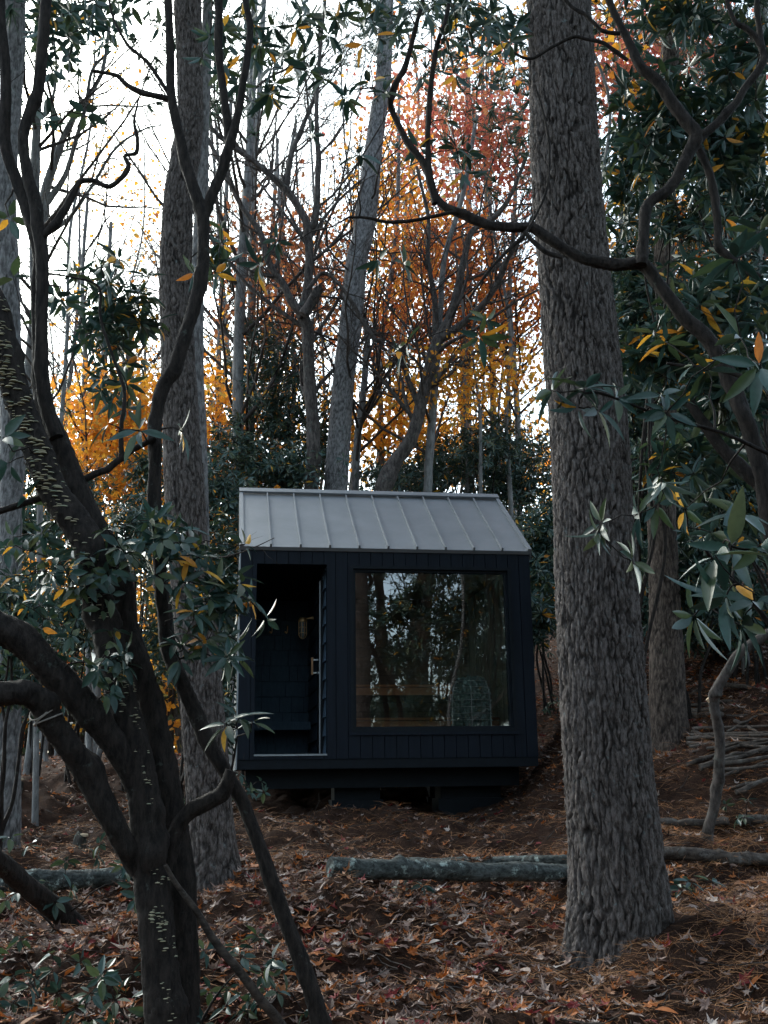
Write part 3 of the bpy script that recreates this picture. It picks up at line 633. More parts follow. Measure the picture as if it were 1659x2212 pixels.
def wl_fn(L, tpl=LEAF_LO, n=(6, 10), yel=.02, **kw): return lambda mb, t, ax, rs: whorls(mb, t, ax, L, rs, tpl, n, yel=yel, **kw)
def spray_fn(n, size, spread=.25, tpl=QUAD):
    def f(mb, t, ax, rs):
        N = len(t) * n; c = np.repeat(t, n, 0) + rs.normal(0, spread, (N, 3)) * np.array([1.2, 1.2, .45])
        d = rs.normal(0, 1, (N, 3)); d[:, 2] -= .6; scatter(mb, tpl, c, d, rs.normal(0, 1, (N, 3)) + [0, 0, .8], size * rs.uniform(.6, 1.2, N))
    return f
def stems_to(base, heads, rs, r0, k=7, wob=.1):
    out = []
    for h in heads:
        L = np.linalg.norm(h - base); s = np.linspace(0, 1, k)[:, None]; b = base + np.append(rs.normal(0, .06, 2), 0)
        p = b + (h - b) * s; p[:, 2] += .12 * L * np.sin(s[:, 0] * math.pi) * .6; p[1:-1] += rs.normal(0, wob * L / k, (k - 2, 3)); out.append((p, r0 * np.linspace(1, .35, k)))
    return out
def under(u, v, Y):
    p = P(u, v, Y); return np.array([p[0], p[1], gz(p[0], p[1]) - .05])
def shrub(label, blobs, leafL, seed, group, base=None, tpl=LEAF_LO, yel=.015, r0=.02, n=(7, 10), name='rhododendron', cat='shrub'):
    rs = np.random.RandomState(seed); tg = ball(blob_pts(blobs, rs, True)); c = tg.mean(0); b = under(*base) if base else np.array([c[0], c[1], gz(c[0], c[1]) - .05])
    heads = tg[rs.choice(len(tg), min(len(tg), 4), False)]; heads = c + (heads - c) * .6
    return woody(name, label, cat, group, stems_to(b, heads, rs, r0), (wl_fn(leafL, tpl, n, yel), tg), .006, GREEN, 'rhodo', seed, 6)[0]
def autumn(label, blobs, mat, seed, group, n=22, size=.09, base=None, spread=.28, Rt=.07, bark='greyb'):
    rs = np.random.RandomState(seed); tg = ball(blob_pts(blobs, rs, True), .6); c = tg.mean(0); b = under(*base) if base else under(blobs[0][0] + rs.uniform(-40, 40), blobs[0][1], blobs[0][4])
    top = c + np.array([rs.uniform(-.3, .3), 0, 0]); s = np.linspace(0, 1, 8)[:, None]; p = b + (top + np.array([0, 0, 1.5]) - b) * s; p[1:-1] += rs.normal(0, .09, (6, 3))
    o = empty('maple_tree', b, label, 'tree', group); mb = MB(); q, r = tube(mb, p, Rt * np.linspace(1, .3, 8), 8, 5, .06, 0, seed); mb.build('trunk', M[bark], o, smooth=True)
    B, R = connect(q[len(q) // 3:], tg, rs, 5, .012, .10); mb = MB(); tubes_batch(mb, B, R, 3); mb.build('branches', M['twig'], o, smooth=True)
    mb = MB(); spray_fn(n, size, spread)(mb, B[:, -1], None, rs); mb.build('crown', M[mat], o); return o
def pine(label, pts, rad, seed, group=None, hi=None, crown=None, crown_up=None, mat='pine_far', cat='tree', name='pine_tree', stubs=0, ext=True, base=None):
    rs = np.random.RandomState(seed); pts, rad = footed(pts, rad)
    if ext:                                              # the part above the picture
        d = nrm(pts[-1] - pts[-3]); d = nrm(d + np.array([0, 0, 1.])); L = ext if ext is not True else 7
        pts = np.vstack([pts] + [pts[-1] + d * L * t for t in (.25, .5, .75, 1)]); rad = np.concatenate([rad, rad[-1] * np.array([.88, .7, .45, .15])])
    o = empty(name, pts[0], label, cat, group); mb = MB(); sd_, st_, pw, ph, dp = hi or (40, .05, .05, .13, .010)
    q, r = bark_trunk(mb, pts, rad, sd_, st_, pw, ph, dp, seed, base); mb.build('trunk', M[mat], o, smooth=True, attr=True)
    tg = []
    if crown: tg.append(blob_pts(crown, rs, True))
    if crown_up:
        n, rr, z0, z1 = crown_up; z = rs.uniform(z0, z1, n); c = np.array([[np.interp(zz, q[:, 2], q[:, i]) for i in (0, 1)] for zz in z]); a = rs.uniform(0, 6.28, n); R_ = rr * np.sqrt(rs.uniform(.05, 1, n)) * (1 - .5 * (z - z0) / (z1 - z0))
        tg.append(np.column_stack([c[:, 0] + np.cos(a) * R_, c[:, 1] + np.sin(a) * R_, z]))
    if stubs:
        i = rs.randint(len(q) // 6, len(q) - 2, stubs); d = rs.normal(0, 1, (stubs, 3)); d[:, 2] = rs.uniform(-.1, .5, stubs)
        B = wander(q[i], d, rs.uniform(.4, 1.6, stubs), 6, .2, 0, rs); RB_ = np.maximum(r[i][:, None] * .12, .006) * np.linspace(1, .3, 6)[None]
        for b_, rb_ in zip(B, RB_):
            mb = MB(); tubes_batch(mb, b_[None], rb_[None], 5); B2, R2 = branch(b_[None], np.full((1, 6), .006), 4, .3, 1, 50, .5, 5, .15, 0, rs); tubes_batch(mb, B2, R2, 3); mb.build('dead_branch', M['twig'], o, smooth=True)
    if tg:
        tg = np.vstack(tg); B, R = connect(q[len(q) // 4:], tg, rs, 5, .012, .06); mb = MB(); tubes_batch(mb, B, R, 3); mb.build('branches', M['twig'], o, smooth=True)
        mb = MB(); tufts(mb, B[:, -1], rs, *((.24, 16, 5, .3, .04) if crown_up and not crown else (.15, 14, 4, .22, .03))); tufts(mb, B[:, -2], rs, .15, 12, 2, .2, .03); mb.build('crown', M['ndl'], o)
    return o
def bare(label, pts, rad, seed, group=None, bark='greyb', m=(9, 6, 5), sides=10, t0=.3, Lf=(.34, .42, .45), up=.06, hi=None, forks=(), foot=True, ang=48):
    rs = np.random.RandomState(seed)
    if foot: pts, rad = footed(pts, rad, 1.3)
    o = empty('bare_tree', pts[0], label, 'tree', group); mb = MB(); q, r = tube(mb, pts, rad, sides * (2 if sides > 10 else 1), 12 if sides > 10 else 6, .08, 0, seed, True, .2, .09 if sides > 10 else 0, 5 if sides > 10 else 0); mb.build('trunk', M[bark], o, smooth=True)
    K = 24; res = lambda q, r: (np.array([[np.interp(np.linspace(0, len(q) - 1, K), np.arange(len(q)), q[:, i]) for i in range(3)]]).transpose(0, 2, 1), np.interp(np.linspace(0, len(r) - 1, K), np.arange(len(r)), r)[None])
    src = [res(q, r)]
    for fp, fr in forks:
        mb = MB(); fq, frr = tube(mb, fp, fr, sides, 6, .08, 0, seed + 7, True, .2); mb.build('limb', M[bark], o, smooth=True); src.append(res(fq, frr))
    PP = np.concatenate([s[0] for s in src]); RR = np.concatenate([s[1] for s in src]); mb = MB()
    B, R = branch(PP, RR, m[0], t0, 1, ang, Lf[0], 9, .13, up, rs, .42, .25); tubes_batch(mb, B, np.maximum(R, .003), 5)
    B2, R2 = branch(B, R, m[1], .2, 1, 45, Lf[1], 7, .15, up * .5, rs, .55, .3); tubes_batch(mb, B2, np.maximum(R2, .0025), 4)
    if len(m) > 2: B3, R3 = branch(B2, R2, m[2], .15, 1, 45, Lf[2], 5, .15, up * .3, rs, .6, .4); tubes_batch(mb, B3, np.maximum(R3, .002), 3)
    mb.build('branches', M[bark if bark != 'greyb' else 'twig'], o, smooth=True); return o

# ---------------------------------------------------------------- pines traced from the photograph
p, r = trace([(1334, 2062, 218), (1336, 1960, 212), (1330, 1860, 200), (1322, 1760, 192), (1313, 1659, 186), (1300, 1440, 178), (1290, 1273, 171), (1281, 1106, 167), (1270, 920, 163), (1254, 753, 158), (1238, 553, 148), (1221, 333, 143), (1212, 133, 137), (1206, 0, 133), (1203, -120, 128)], 6.05)
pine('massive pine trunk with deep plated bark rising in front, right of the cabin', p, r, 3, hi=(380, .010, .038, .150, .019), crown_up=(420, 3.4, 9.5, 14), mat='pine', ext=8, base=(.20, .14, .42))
p, r = trace([(462, 1900, 122), (457, 1790, 97), (443, 1600, 92), (428, 1400, 88), (408, 1200, 86), (399, 1060, 84), (390, 900, 76), (384, 750, 70), (379, 620, 68), (381, 520, 66), (386, 430, 63), (400, 340, 61), (410, 270, 54), (411, 180, 53), (408, 90, 55), (405, -20, 56)], 7.8)
pine('pale grey leaning pine trunk left of the cabin, behind the forked dark stems', p, r, 5, hi=(220, .012, .034, .12, .013), crown_up=(200, 3.0, 11, 15), mat='pine', ext=8, base=(.2, .1, .2))
p, r = trace([(426, 1000, 44), (424, 850, 34), (424, 700, 30), (428, 560, 28), (436, 420, 26), (440, 250, 24), (446, 100, 22), (450, -20, 20)], 9.6)
pine('slim dark pine trunk standing close behind the pale leaning pine', p, r, 6, hi=(60, .04, .045, .11, .008), crown=None, stubs=6)
p, r = trace([(722, 1180, 54), (725, 1060, 52), (736, 900, 48), (746, 790, 47), (760, 680, 48), (771, 560, 45), (782, 520, 45), (794, 440, 44), (806, 330, 38), (818, 240, 35), (828, 170, 33), (835, 0, 30), (838, -60, 28)], 16.2)
pine('tall grey pine rising from just behind the cabin roof', p, r, 7, hi=(90, .035, .06, .12, .009), crown=[(830, 40, 120, 70, 16.2, 60), (760, 110, 90, 40, 16, 20)], stubs=22, ext=5)
p, r = trace([(1448, 1612, 96), (1443, 1560, 82), (1440, 1440, 74), (1436, 1306, 66), (1432, 1180, 62), (1429, 1106, 60), (1432, 900, 54), (1433, 700, 49), (1436, 500, 42), (1441, 330, 40), (1446, 150, 38), (1450, -20, 36)], 10.5)
pine('narrow pine with rough brown bark and knots, right of the massive pine', p, r, 8, hi=(90, .025, .035, .12, .010), crown_up=(220, 3.0, 8.5, 13.5), mat='pine_brown', base=(.2, .1, .3), ext=7)
p, r = trace([(20, 1300, 50), (25, 1000, 48), (24, 850, 46), (20, 600, 42), (14, 420, 40), (22, 270, 40), (33, 100, 40), (32, -20, 44)], 9.2)
pine('grey pine trunk at the far left edge behind the twisted stems', p, r, 9, hi=(70, .035, .045, .11, .009), stubs=5, crown_up=(160, 2.8, 9, 13), ext=6)

# ---------------------------------------------------------------- broadleaf trees behind the cabin
p, r = trace([(672, 1160, 34), (675, 1040, 31), (677, 950, 30), (669, 820, 26), (665, 720, 25), (652, 676, 26), (662, 640, 22), (668, 560, 17), (667, 500, 19), (682, 470, 15), (687, 350, 11), (684, 250, 9), (688, 150, 8), (702, 0, 7)], 15.8)
fk = [trace([(655, 682, 22), (632, 655, 18), (612, 615, 16), (580, 565, 15), (560, 500, 13), (520, 443, 11), (490, 380, 10), (440, 283, 9)], 15.7), trace([(655, 680, 24), (672, 655, 23), (690, 622, 18)], 15.5),
      trace([(667, 500, 18), (655, 465, 17), (622, 415, 16), (588, 383, 14), (550, 350, 12), (480, 300, 10), (442, 258, 8)], 15.8), trace([(618, 412, 14), (630, 333, 11), (663, 250, 9), (688, 180, 8), (690, 60, 6)], 15.9), trace([(665, 625, 9), (700, 590, 9), (745, 630, 8), (800, 720, 10), (830, 745, 6)], 15.4)]
bare('dark crooked tree with a forked crown, left of the tall grey pine', p, r, 11, None, 'dark', (16, 6, 5), 12, .25, forks=fk)
p, r = trace([(815, 1180, 38), (826, 1062, 34), (852, 1003, 32), (885, 953, 29), (903, 903, 26), (913, 853, 25), (930, 786, 24), (946, 736, 24), (972, 686, 19), (990, 620, 17), (1004, 555, 15), (1020, 500, 13), (1072, 466, 11), (1106, 416, 9), (1140, 330, 7)], 15.8)
fk = [trace([(948, 735, 22), (1003, 696, 16), (1053, 646, 14), (1086, 586, 12), (1100, 553, 10), (1150, 470, 8), (1170, 380, 6)], [15.8, 15.0]), trace([(906, 880, 14), (886, 830, 13), (872, 790, 9), (850, 745, 7)], 15.9), trace([(940, 755, 15), (940, 660, 13), (925, 560, 10), (925, 470, 8), (900, 360, 6)], 15.9)]
bare('brown trunk bending sharply to the right above the middle of the cabin roof', p, r, 12, None, 'dark', (14, 6, 5), 12, .3, forks=fk)
TR = [ # u-path of slimmer grey trees further back
 ([(512, 1200, 26), (513, 1000, 24), (515, 800, 24), (520, 600, 22), (533, 420, 20), (545, 200, 17), (550, 0, 14)], 17, 'pale straight trunk above the left end of the cabin roof'),
 ([(537, 1200, 20), (540, 1000, 19), (541, 800, 18), (545, 600, 17), (548, 400, 14), (560, 200, 12), (570, 0, 10)], 18, 'second straight trunk just right of the pale one over the left roof end'),
 ([(765, 1200, 18), (768, 1050, 17), (772, 950, 16), (782, 880, 16), (790, 780, 13), (793, 720, 13), (770, 620, 10), (765, 500, 9), (790, 380, 8)], 17, 'mossy sinuous trunk close to the right side of the tall grey pine'),
 ([(822, 1180, 15), (824, 1000, 14), (822, 880, 13), (815, 790, 12), (828, 700, 11), (850, 560, 10), (860, 400, 9), (862, 200, 7)], 19, 'thin upright trunk above the middle of the roof ridge'),
 ([(920, 1180, 20), (925, 1040, 19), (930, 950, 18), (938, 850, 17), (950, 700, 13), (960, 560, 12), (1000, 420, 10), (1030, 250, 8)], 16, 'grey trunk directly behind the bending brown trunk'),
 ([(1010, 1180, 16), (1012, 1000, 14), (1012, 800, 13), (1013, 640, 13), (1012, 400, 12), (1010, 150, 11)], 20, 'straight grey trunk above the right half of the roof'),
 ([(1068, 1180, 16), (1066, 900, 15), (1062, 740, 15), (1060, 600, 13), (1050, 400, 11), (1040, 100, 9)], 21, 'straight grey trunk between the roof right end and the massive pine'),
 ([(1122, 1100, 14), (1118, 900, 13), (1108, 760, 12), (1100, 640, 11), (1110, 480, 10), (1120, 250, 8)], 19, 'thin trunk hugging the left side of the massive pine'),
 ([(600, 1180, 14), (602, 1000, 13), (598, 850, 12), (604, 700, 11), (590, 520, 9), (600, 300, 7)], 22, 'faint thin trunk left of the dark crooked tree'),
 ([(640, 1180, 13), (632, 950, 12), (636, 800, 11), (625, 650, 10), (610, 450, 9), (640, 260, 7)], 24, 'faint far trunk immediately left of the crooked tree stem'),
 ([(860, 1180, 13), (866, 950, 12), (862, 800, 11), (880, 640, 9), (876, 420, 8)], 26, 'distant trunk seen through the yellow leaves above the roof'),
 ([(80, 1500, 12), (86, 1100, 13), (80, 900, 14), (76, 700, 17), (74, 500, 22), (78, 300, 20), (85, 100, 18), (90, -20, 16)], 11, 'lichen grey trunk behind the twisted left stems'),
 ([(75, 560, 24), (95, 430, 24), (120, 330, 17), (150, 270, 13), (190, 210, 11), (220, 150, 9), (235, 60, 7)], 14, None),
 ([(190, 1300, 12), (188, 1100, 12), (180, 900, 12), (184, 760, 10), (178, 600, 9), (190, 420, 7)], 17, 'slender trunk in the left thicket under the bright sky'),
 ([(210, 1300, 17), (212, 1100, 16), (216, 950, 15), (222, 800, 12), (230, 650, 10), (240, 480, 8)], 19, 'grey trunk left of the curved fungus stem, in front of yellow leaves'),
 ([(288, 1300, 16), (284, 1100, 15), (282, 960, 14), (276, 820, 11), (280, 640, 8)], 20, 'grey trunk among yellow leaves between the dark stem and the pale pine'),
 ([(1330, 900, 13), (1333, 700, 12), (1340, 520, 11), (1345, 300, 9)], 16, 'thin far trunk showing just right of the massive pine'),
 ([(1560, 900, 16), (1572, 760, 15), (1583, 640, 14), (1592, 540, 13), (1602, 420, 11), (1600, 250, 9)], 12, 'mottled pale trunk deep in the right thicket'),
 ([(1640, 700, 24), (1642, 400, 22), (1645, 150, 22), (1650, -20, 20)], 12, 'dark grey trunk at the upper right edge'),
 ([(465, 1200, 15), (470, 1000, 14), (472, 800, 12), (478, 620, 10), (490, 400, 9), (500, 200, 8)], 22, 'thin far trunk between the pale leaning pine and the roof'),
]
for i, (t, Y, lab) in enumerate(TR):
    if lab is None: continue
    p, r = trace(t, Y)
    if t[0][1] < 1000: p = np.vstack([[p[0][0], p[0][1], gz(p[0][0], p[0][1]) - .1], p]); r = np.concatenate([[r[0] * 1.2], r])
    bare(lab, p, r, 40 + i, 'slender leafless trees behind the cabin', 'greyb', (18, 8, 6), 8, .25)
# the leaning grey limbs crossing the bright sky at the upper left
p, r = trace([(88, 560, 22), (95, 430, 22), (125, 330, 17), (150, 270, 13), (190, 210, 11), (222, 150, 9), (238, 40, 7)], 11.5); p = np.vstack([[p[0][0] - .2, p[0][1], gz(p[0][0], p[0][1]) - .1], p]); r = np.concatenate([[.09], r])
fk = [trace([(100, 440, 16), (140, 380, 12), (165, 300, 10), (185, 230, 9), (200, 150, 7), (240, 110, 5)], 11.5), trace([(110, 500, 12), (150, 470, 9), (200, 400, 7), (250, 320, 6), (310, 280, 4), (350, 270, 3)], 11.6), trace([(120, 345, 8), (112, 240, 7), (122, 150, 6), (110, 40, 5)], 11.5)]
bare('pale branching tree leaning right across the bright sky at upper left', p, r, 77, None, 'greyb', (10, 5, 4), 8, .35, forks=fk)

# ---------------------------------------------------------------- autumn maples, far pines, thickets
AG = 'autumn maples behind the cabin'
AUT = [
 ('low maple spray of bright yellow leaves right of the bending trunk', [(1050, 810, 100, 40, 16.2, 50), (985, 850, 70, 30, 16.4, 18)], 'yel', 22, .075),
 ('yellow maple glowing behind the middle of the roof ridge', [(870, 920, 80, 110, 19, 70), (780, 930, 40, 60, 19, 20)], 'yel', 26, .10),
 ('golden maple behind the curved dark stem at left', [(255, 900, 75, 85, 17, 110), (250, 1030, 90, 60, 17, 60)], 'yel', 28, .10),
 ('orange yellow maple between the pale pine and the roof', [(470, 930, 60, 130, 20, 90), (520, 1030, 50, 60, 20, 30)], 'yel', 26, .11),
 ('rusty maple around the dark crooked tree', [(600, 560, 80, 100, 18, 70), (560, 690, 50, 60, 18, 25)], 'rust', 18, .10),
 ('tall yellow maple right of the tall grey pine', [(850, 400, 38, 130, 21, 60), (895, 560, 60, 110, 21, 60)], 'yel', 22, .12),
 ('orange maple high above the middle of the roof', [(960, 540, 90, 100, 19, 75), (900, 700, 90, 80, 19, 60)], 'ora', 20, .10),
 ('red and orange maple left of the massive pine near the top', [(1080, 320, 75, 100, 17, 90), (980, 250, 80, 80, 17, 60)], 'red', 22, .10),
 ('crimson maple behind the upper right foliage', [(1340, 130, 90, 100, 15, 100), (1480, 110, 80, 90, 15, 70)], 'red', 24, .10),
 ('yellow maple behind the right thicket', [(1560, 520, 110, 70, 17, 80), (1450, 560, 80, 60, 17, 40)], 'yel', 24, .12),
 ('rust orange maple just left of the massive pine', [(1110, 650, 60, 130, 20, 70), (1010, 690, 60, 50, 20, 30)], 'ora', 20, .10),
 ('pale yellow maple with few leaves against the bright sky', [(290, 420, 70, 90, 22, 26), (330, 520, 50, 40, 22, 12)], 'yel', 10, .10),
 ('small orange maple low behind the left stems', [(150, 980, 50, 80, 20, 35), (60, 1150, 80, 60, 20, 30)], 'ora', 20, .11),
 ('golden undergrowth maple low behind the left thicket', [(450, 1180, 70, 90, 16, 60), (110, 1250, 110, 60, 18, 60)], 'yel', 20, .09),
 ('sparse yellow maple at the upper left between the pale branches', [(160, 300, 25, 50, 15, 12), (230, 160, 30, 30, 15, 6)], 'yel', 12, .08),
 ('amber maple above the right part of the roof', [(1080, 960, 90, 60, 21, 50), (980, 960, 60, 60, 22, 30)], 'yel', 22, .11),
 ('orange maple top above the tall grey pine, upper centre', [(900, 230, 60, 90, 22, 50), (1040, 120, 60, 60, 20, 35)], 'ora', 16, .10),
 ('yellow maple leaves right beside the massive pine at the top edge', [(1330, 30, 60, 40, 8.5, 14), (1120, 45, 40, 45, 8.5, 8)], 'yel', 8, .085),
 ('thin orange maple scattered across the centre, between the crooked tree and the tall grey pine', [(720, 640, 110, 200, 20, 75)], 'ora', 12, .10),
 ('thin amber maple reaching over the right half of the roof', [(990, 720, 130, 180, 21, 80)], 'yel', 13, .10),
 ('scattered orange maple around the bending trunk crown', [(1000, 520, 120, 160, 17.5, 70)], 'ora', 10, .08),
 ('thin amber maple high over the left half of the roof', [(580, 760, 120, 220, 21, 80)], 'yel', 12, .10),
 ('pale amber maple between the curved stem and the leaning pine', [(270, 760, 90, 160, 22, 60)], 'yel', 10, .10),
]
for i, (lab, bl, m, n, sz) in enumerate(AUT): autumn(lab, [(*q[:5], int(q[5] * 1.25)) for q in bl], m, 100 + i, AG, int(n * .8), sz * 1.12, *(((1270, 1500, 9.2), .3, .03) if 'beside the massive' in lab else (None, .5 if m in ('red', 'rust') else .45, .05)))
PG = 'green pines far behind'
FP = [
 ('dark green pine crown at the top left of centre', 590, 20, [(590, 60, 110, 80, 21, 70), (640, 180, 80, 60, 21, 25)], 16),
 ('bluish pine crown at the top right of centre', 1000, 21, [(1000, 20, 110, 60, 20, 60), (1110, 180, 50, 120, 20, 40)], 14),
 ('pale hazy pine behind the twisted stems at far left', 60, 26, [(60, 560, 110, 90, 26, 60), (130, 420, 100, 90, 26, 45)], 14),
 ('hazy pine between the twisted stems and the pale pine', 300, 28, [(300, 570, 90, 80, 28, 50), (230, 130, 90, 60, 24, 25)], 12),
 ('dark pine low behind the middle of the roof', 815, 26, [(820, 1010, 60, 60, 26, 40), (560, 640, 60, 120, 26, 40)], 12),
 ('soft green pine behind the left thicket', 140, 22, [(140, 860, 70, 90, 22, 50), (30, 820, 60, 90, 22, 30)], 12),
 ('dark pine right of the massive pine behind the thicket', 1380, 18, [(1380, 420, 90, 120, 18, 60), (1400, 620, 80, 80, 18, 40)], 16),
 ('tall pine at the top right corner behind the leaves', 1600, 16, [(1600, 120, 80, 110, 16, 40), (1640, 330, 60, 90, 16, 30)], 20),
]
for i, (lab, u, Y, bl, wpx) in enumerate(FP):
    b = under(u, 900, Y); p = np.array([b, b + [.1, 0, 3], b + [0, 0, 6.5], b + [.1, .1, 10], b + [0, 0, 13]]); r = wpx * .5 * PX(Y) * np.array([1.2, 1, .85, .6, .25])
    pine(lab, p, r, 140 + i, PG, hi=(24, .12, .06, .13, .008), crown=bl, ext=False)

SG = 'rhododendron thickets'
SH = [  # label, blobs, leaf, base
 ('dark rhododendron against the right rear corner of the cabin', [(1185, 1200, 75, 120, 15.5, 220), (1150, 1330, 60, 70, 15, 90)], .15),
 ('broad rhododendron above the right end of the cabin roof', [(1110, 1030, 120, 85, 18, 260)], .15),
 ('rhododendron low behind the middle of the roof ridge', [(880, 1040, 110, 50, 18, 120), (960, 1000, 90, 50, 18.5, 90)], .15),
 ('loose small leaved rhododendron above the left half of the roof', [(600, 900, 110, 140, 17.5, 230), (570, 760, 90, 90, 17.5, 90)], .14),
 ('dense rhododendron behind the left end of the roof', [(470, 1080, 60, 110, 15, 130), (600, 1030, 70, 50, 16.5, 90)], .14),
 ('tall rhododendron beside the left wall of the cabin', [(485, 1250, 38, 130, 12.4, 120), (478, 1430, 34, 90, 12.2, 70)], .13),
 ('rhododendron behind the pale leaning pine at knee height', [(470, 1560, 40, 60, 11.6, 50), (350, 1350, 50, 90, 13, 60)], .13),
 ('rhododendron far left below the grey limb', [(60, 1150, 110, 90, 13, 150)], .13),
 ('rhododendron in the left thicket behind the fungus stem', [(170, 1330, 120, 110, 13.5, 200)], .13),
 ('rhododendron low at the far left behind the roped stem', [(50, 1440, 90, 100, 12, 130)], .12),
 ('rhododendron between the left dark stems, half way back', [(300, 1150, 80, 100, 14, 130), (320, 1010, 60, 60, 14.5, 50)], .13),
 ('pale leaved rhododendron high behind the left stems', [(60, 980, 80, 100, 15, 90), (180, 1060, 70, 60, 15, 50)], .13),
 ('dense rhododendron right of the massive pine at mid height', [(1400, 700, 90, 110, 10.5, 170), (1360, 880, 60, 90, 10.5, 80)], .14),
 ('rhododendron behind the narrow brown pine', [(1400, 1120, 80, 150, 12.5, 230)], .14),
 ('deep rhododendron mass at the right edge', [(1570, 900, 120, 130, 11, 260)], .15),
 ('shadowy rhododendron low on the right slope', [(1570, 1180, 120, 110, 12, 240)], .15),
 ('rhododendron on the slope right of the narrow pine foot', [(1530, 1330, 110, 70, 13, 150)], .15),
 ('tall rhododendron crown right of centre under the crimson maple', [(1400, 350, 90, 100, 9, 60), (1480, 480, 80, 80, 9, 50)], .14),
 ('rhododendron crown filling the upper right', [(1580, 420, 90, 110, 8.5, 60), (1600, 620, 80, 90, 8, 70)], .15),
 ('rhododendron at the top right corner', [(1560, 200, 110, 90, 8.5, 40)], .14),
 ('low dark rhododendron between the narrow pine and the right edge', [(1480, 1230, 110, 90, 10.8, 170), (1390, 1290, 60, 60, 11.5, 60)], .14),
 ('dark rhododendron above the bent sapling', [(1600, 1080, 90, 90, 9.5, 110), (1480, 1000, 110, 80, 9.5, 110)], .14),
 ('small rhododendron at the right edge above the stick pile', [(1620, 1330, 70, 60, 11.3, 70)], .13),
 ('dark rhododendron filling the gap right of the massive pine', [(1370, 620, 60, 130, 10.8, 120), (1500, 700, 90, 120, 9.8, 140)], .14),
 ('wide rhododendron behind the narrow pine and under its boughs', [(1480, 880, 140, 110, 11.5, 260), (1360, 1050, 60, 120, 12, 120)], .14),
 ('evergreen thicket far left in front of the grey pine', [(30, 1330, 70, 110, 8.2, 90), (60, 1480, 80, 60, 8.5, 50)], .12),
 ('grey green rhododendron over the left half of the ridge', [(500, 980, 90, 90, 16, 130), (620, 1010, 90, 50, 16, 110)], .13),
 ('grey green rhododendron over the right half of the ridge', [(1060, 960, 120, 60, 17, 150), (900, 1030, 110, 40, 17, 70)], .13),
 ('hazy green undergrowth between the fungus stem and the leaning pine', [(300, 1040, 110, 110, 19, 150)], .15),
 ('loose green bush rising left of the tall grey pine', [(690, 950, 70, 110, 18.5, 120)], .14),
 ('leafy rhododendron hiding the hill behind the right slope', [(1300, 1330, 90, 60, 17, 120), (1480, 1250, 90, 60, 17, 120)], .16),
]
for i, (lab, bl, L) in enumerate(SH): shrub(lab, [(*q[:5], int(q[5] * 1.7)) for q in bl], L, 200 + i, SG, yel=.02, base=None if bl[0][0] < 1340 or bl[0][1] > 1110 or bl[0][4] > 12 else ((1345, 1500, bl[0][4] + .3) if bl[0][0] < 1450 else (1780, 1500, bl[0][4] + .5)))

# ---------------------------------------------------------------- the dark foreground rhododendrons, left
Yl = 4.5
A = [
 ([(0, -60, 22), (0, 30, 22), (12, 167, 24), (10, 300, 24), (33, 383, 26), (66, 467, 34), (88, 553, 34), (78, 620, 22), (82, 720, 26), (88, 820, 32), (96, 880, 38), (127, 953, 44), (165, 1053, 50), (200, 1130, 52), (250, 1223, 52), (270, 1340, 52), (300, 1440, 54), (325, 1523, 56), (345, 1620, 58), (360, 1700, 60), (378, 1800, 60), (393, 1960, 60), (400, 2120, 64), (402, 2260, 70)], 4.55),
 ([(100, -40, 22), (98, 20, 23), (84, 183, 24), (68, 233, 24), (50, 300, 22), (58, 370, 24), (74, 433, 26), (86, 520, 24), (92, 600, 26), (90, 700, 26), (90, 790, 28), (98, 870, 30), (122, 945, 32)], 4.50),
 ([(-60, 590, 50), (-10, 660, 52), (10, 753, 54), (37, 853, 56), (62, 920, 58), (90, 990, 60), (113, 1060, 62), (150, 1115, 64), (187, 1173, 66), (208, 1273, 64), (233, 1373, 64), (255, 1473, 64), (280, 1573, 66), (298, 1659, 66), (312, 1759, 68), (322, 1859, 70), (335, 1959, 72), (348, 2092, 76), (358, 2212, 84), (362, 2290, 96)], 4.4),
 ([(-90, 1310, 66), (-10, 1350, 66), (50, 1385, 66), (100, 1440, 66), (160, 1498, 62), (215, 1560, 58), (265, 1640, 52), (300, 1720, 40)], [4.1, 4.4]),
 ([(-80, 1500, 52), (-10, 1500, 52), (50, 1496, 52), (88, 1515, 54), (110, 1560, 56), (143, 1606, 56), (187, 1665, 54), (233, 1755, 52), (268, 1826, 48), (300, 1880, 44)], [4.0, 4.4]),
 ([(90, 513, 16), (118, 485, 18), (142, 450, 17), (160, 415, 13), (173, 393, 12), (200, 390, 11), (233, 403, 10), (257, 390, 10), (277, 360, 10), (270, 337, 8), (293, 330, 8), (297, 300, 8), (290, 260, 6), (300, 213, 3)], 4.5),
]
stems = [trace(t, Y) for t, Y in A]
def leafy(blobs, L, whs, tpl=LEAF_BROAD, n=(4, 7), yel=.06):
    return blobs, L, whs, tpl, n, yel
def fg(name, label, stems, blobs, seed, tpl, L, n, yel, whs=(), bark='rhodo', twig=.006, inc=(50, 105), cat='shrub', extra=None, group=None):
    rs = np.random.RandomState(seed); tg = blob_pts(blobs, rs, True) if blobs else np.zeros((0, 3)); W = np.array([P(u, v, y) for u, v, y, l in whs]).reshape(-1, 3)
    T = np.vstack([tg, W]); nb = len(tg); Ls = np.concatenate([np.full(nb, L), [l for *_, l in whs]])
    def fn(mb, t, ax, rs2):
        key = [int(np.argmin(np.linalg.norm(T - q, axis=1))) for q in t]; whorls(mb, t, ax, Ls[key], rs2, tpl, n, inc, yel)
    return woody(name, label, cat, group, stems, (fn, T) if len(T) else None, twig, GREEN, bark, seed, 30, extra=extra, smooth=True, fib=.075)
FG = 'dark rhododendrons in the foreground'
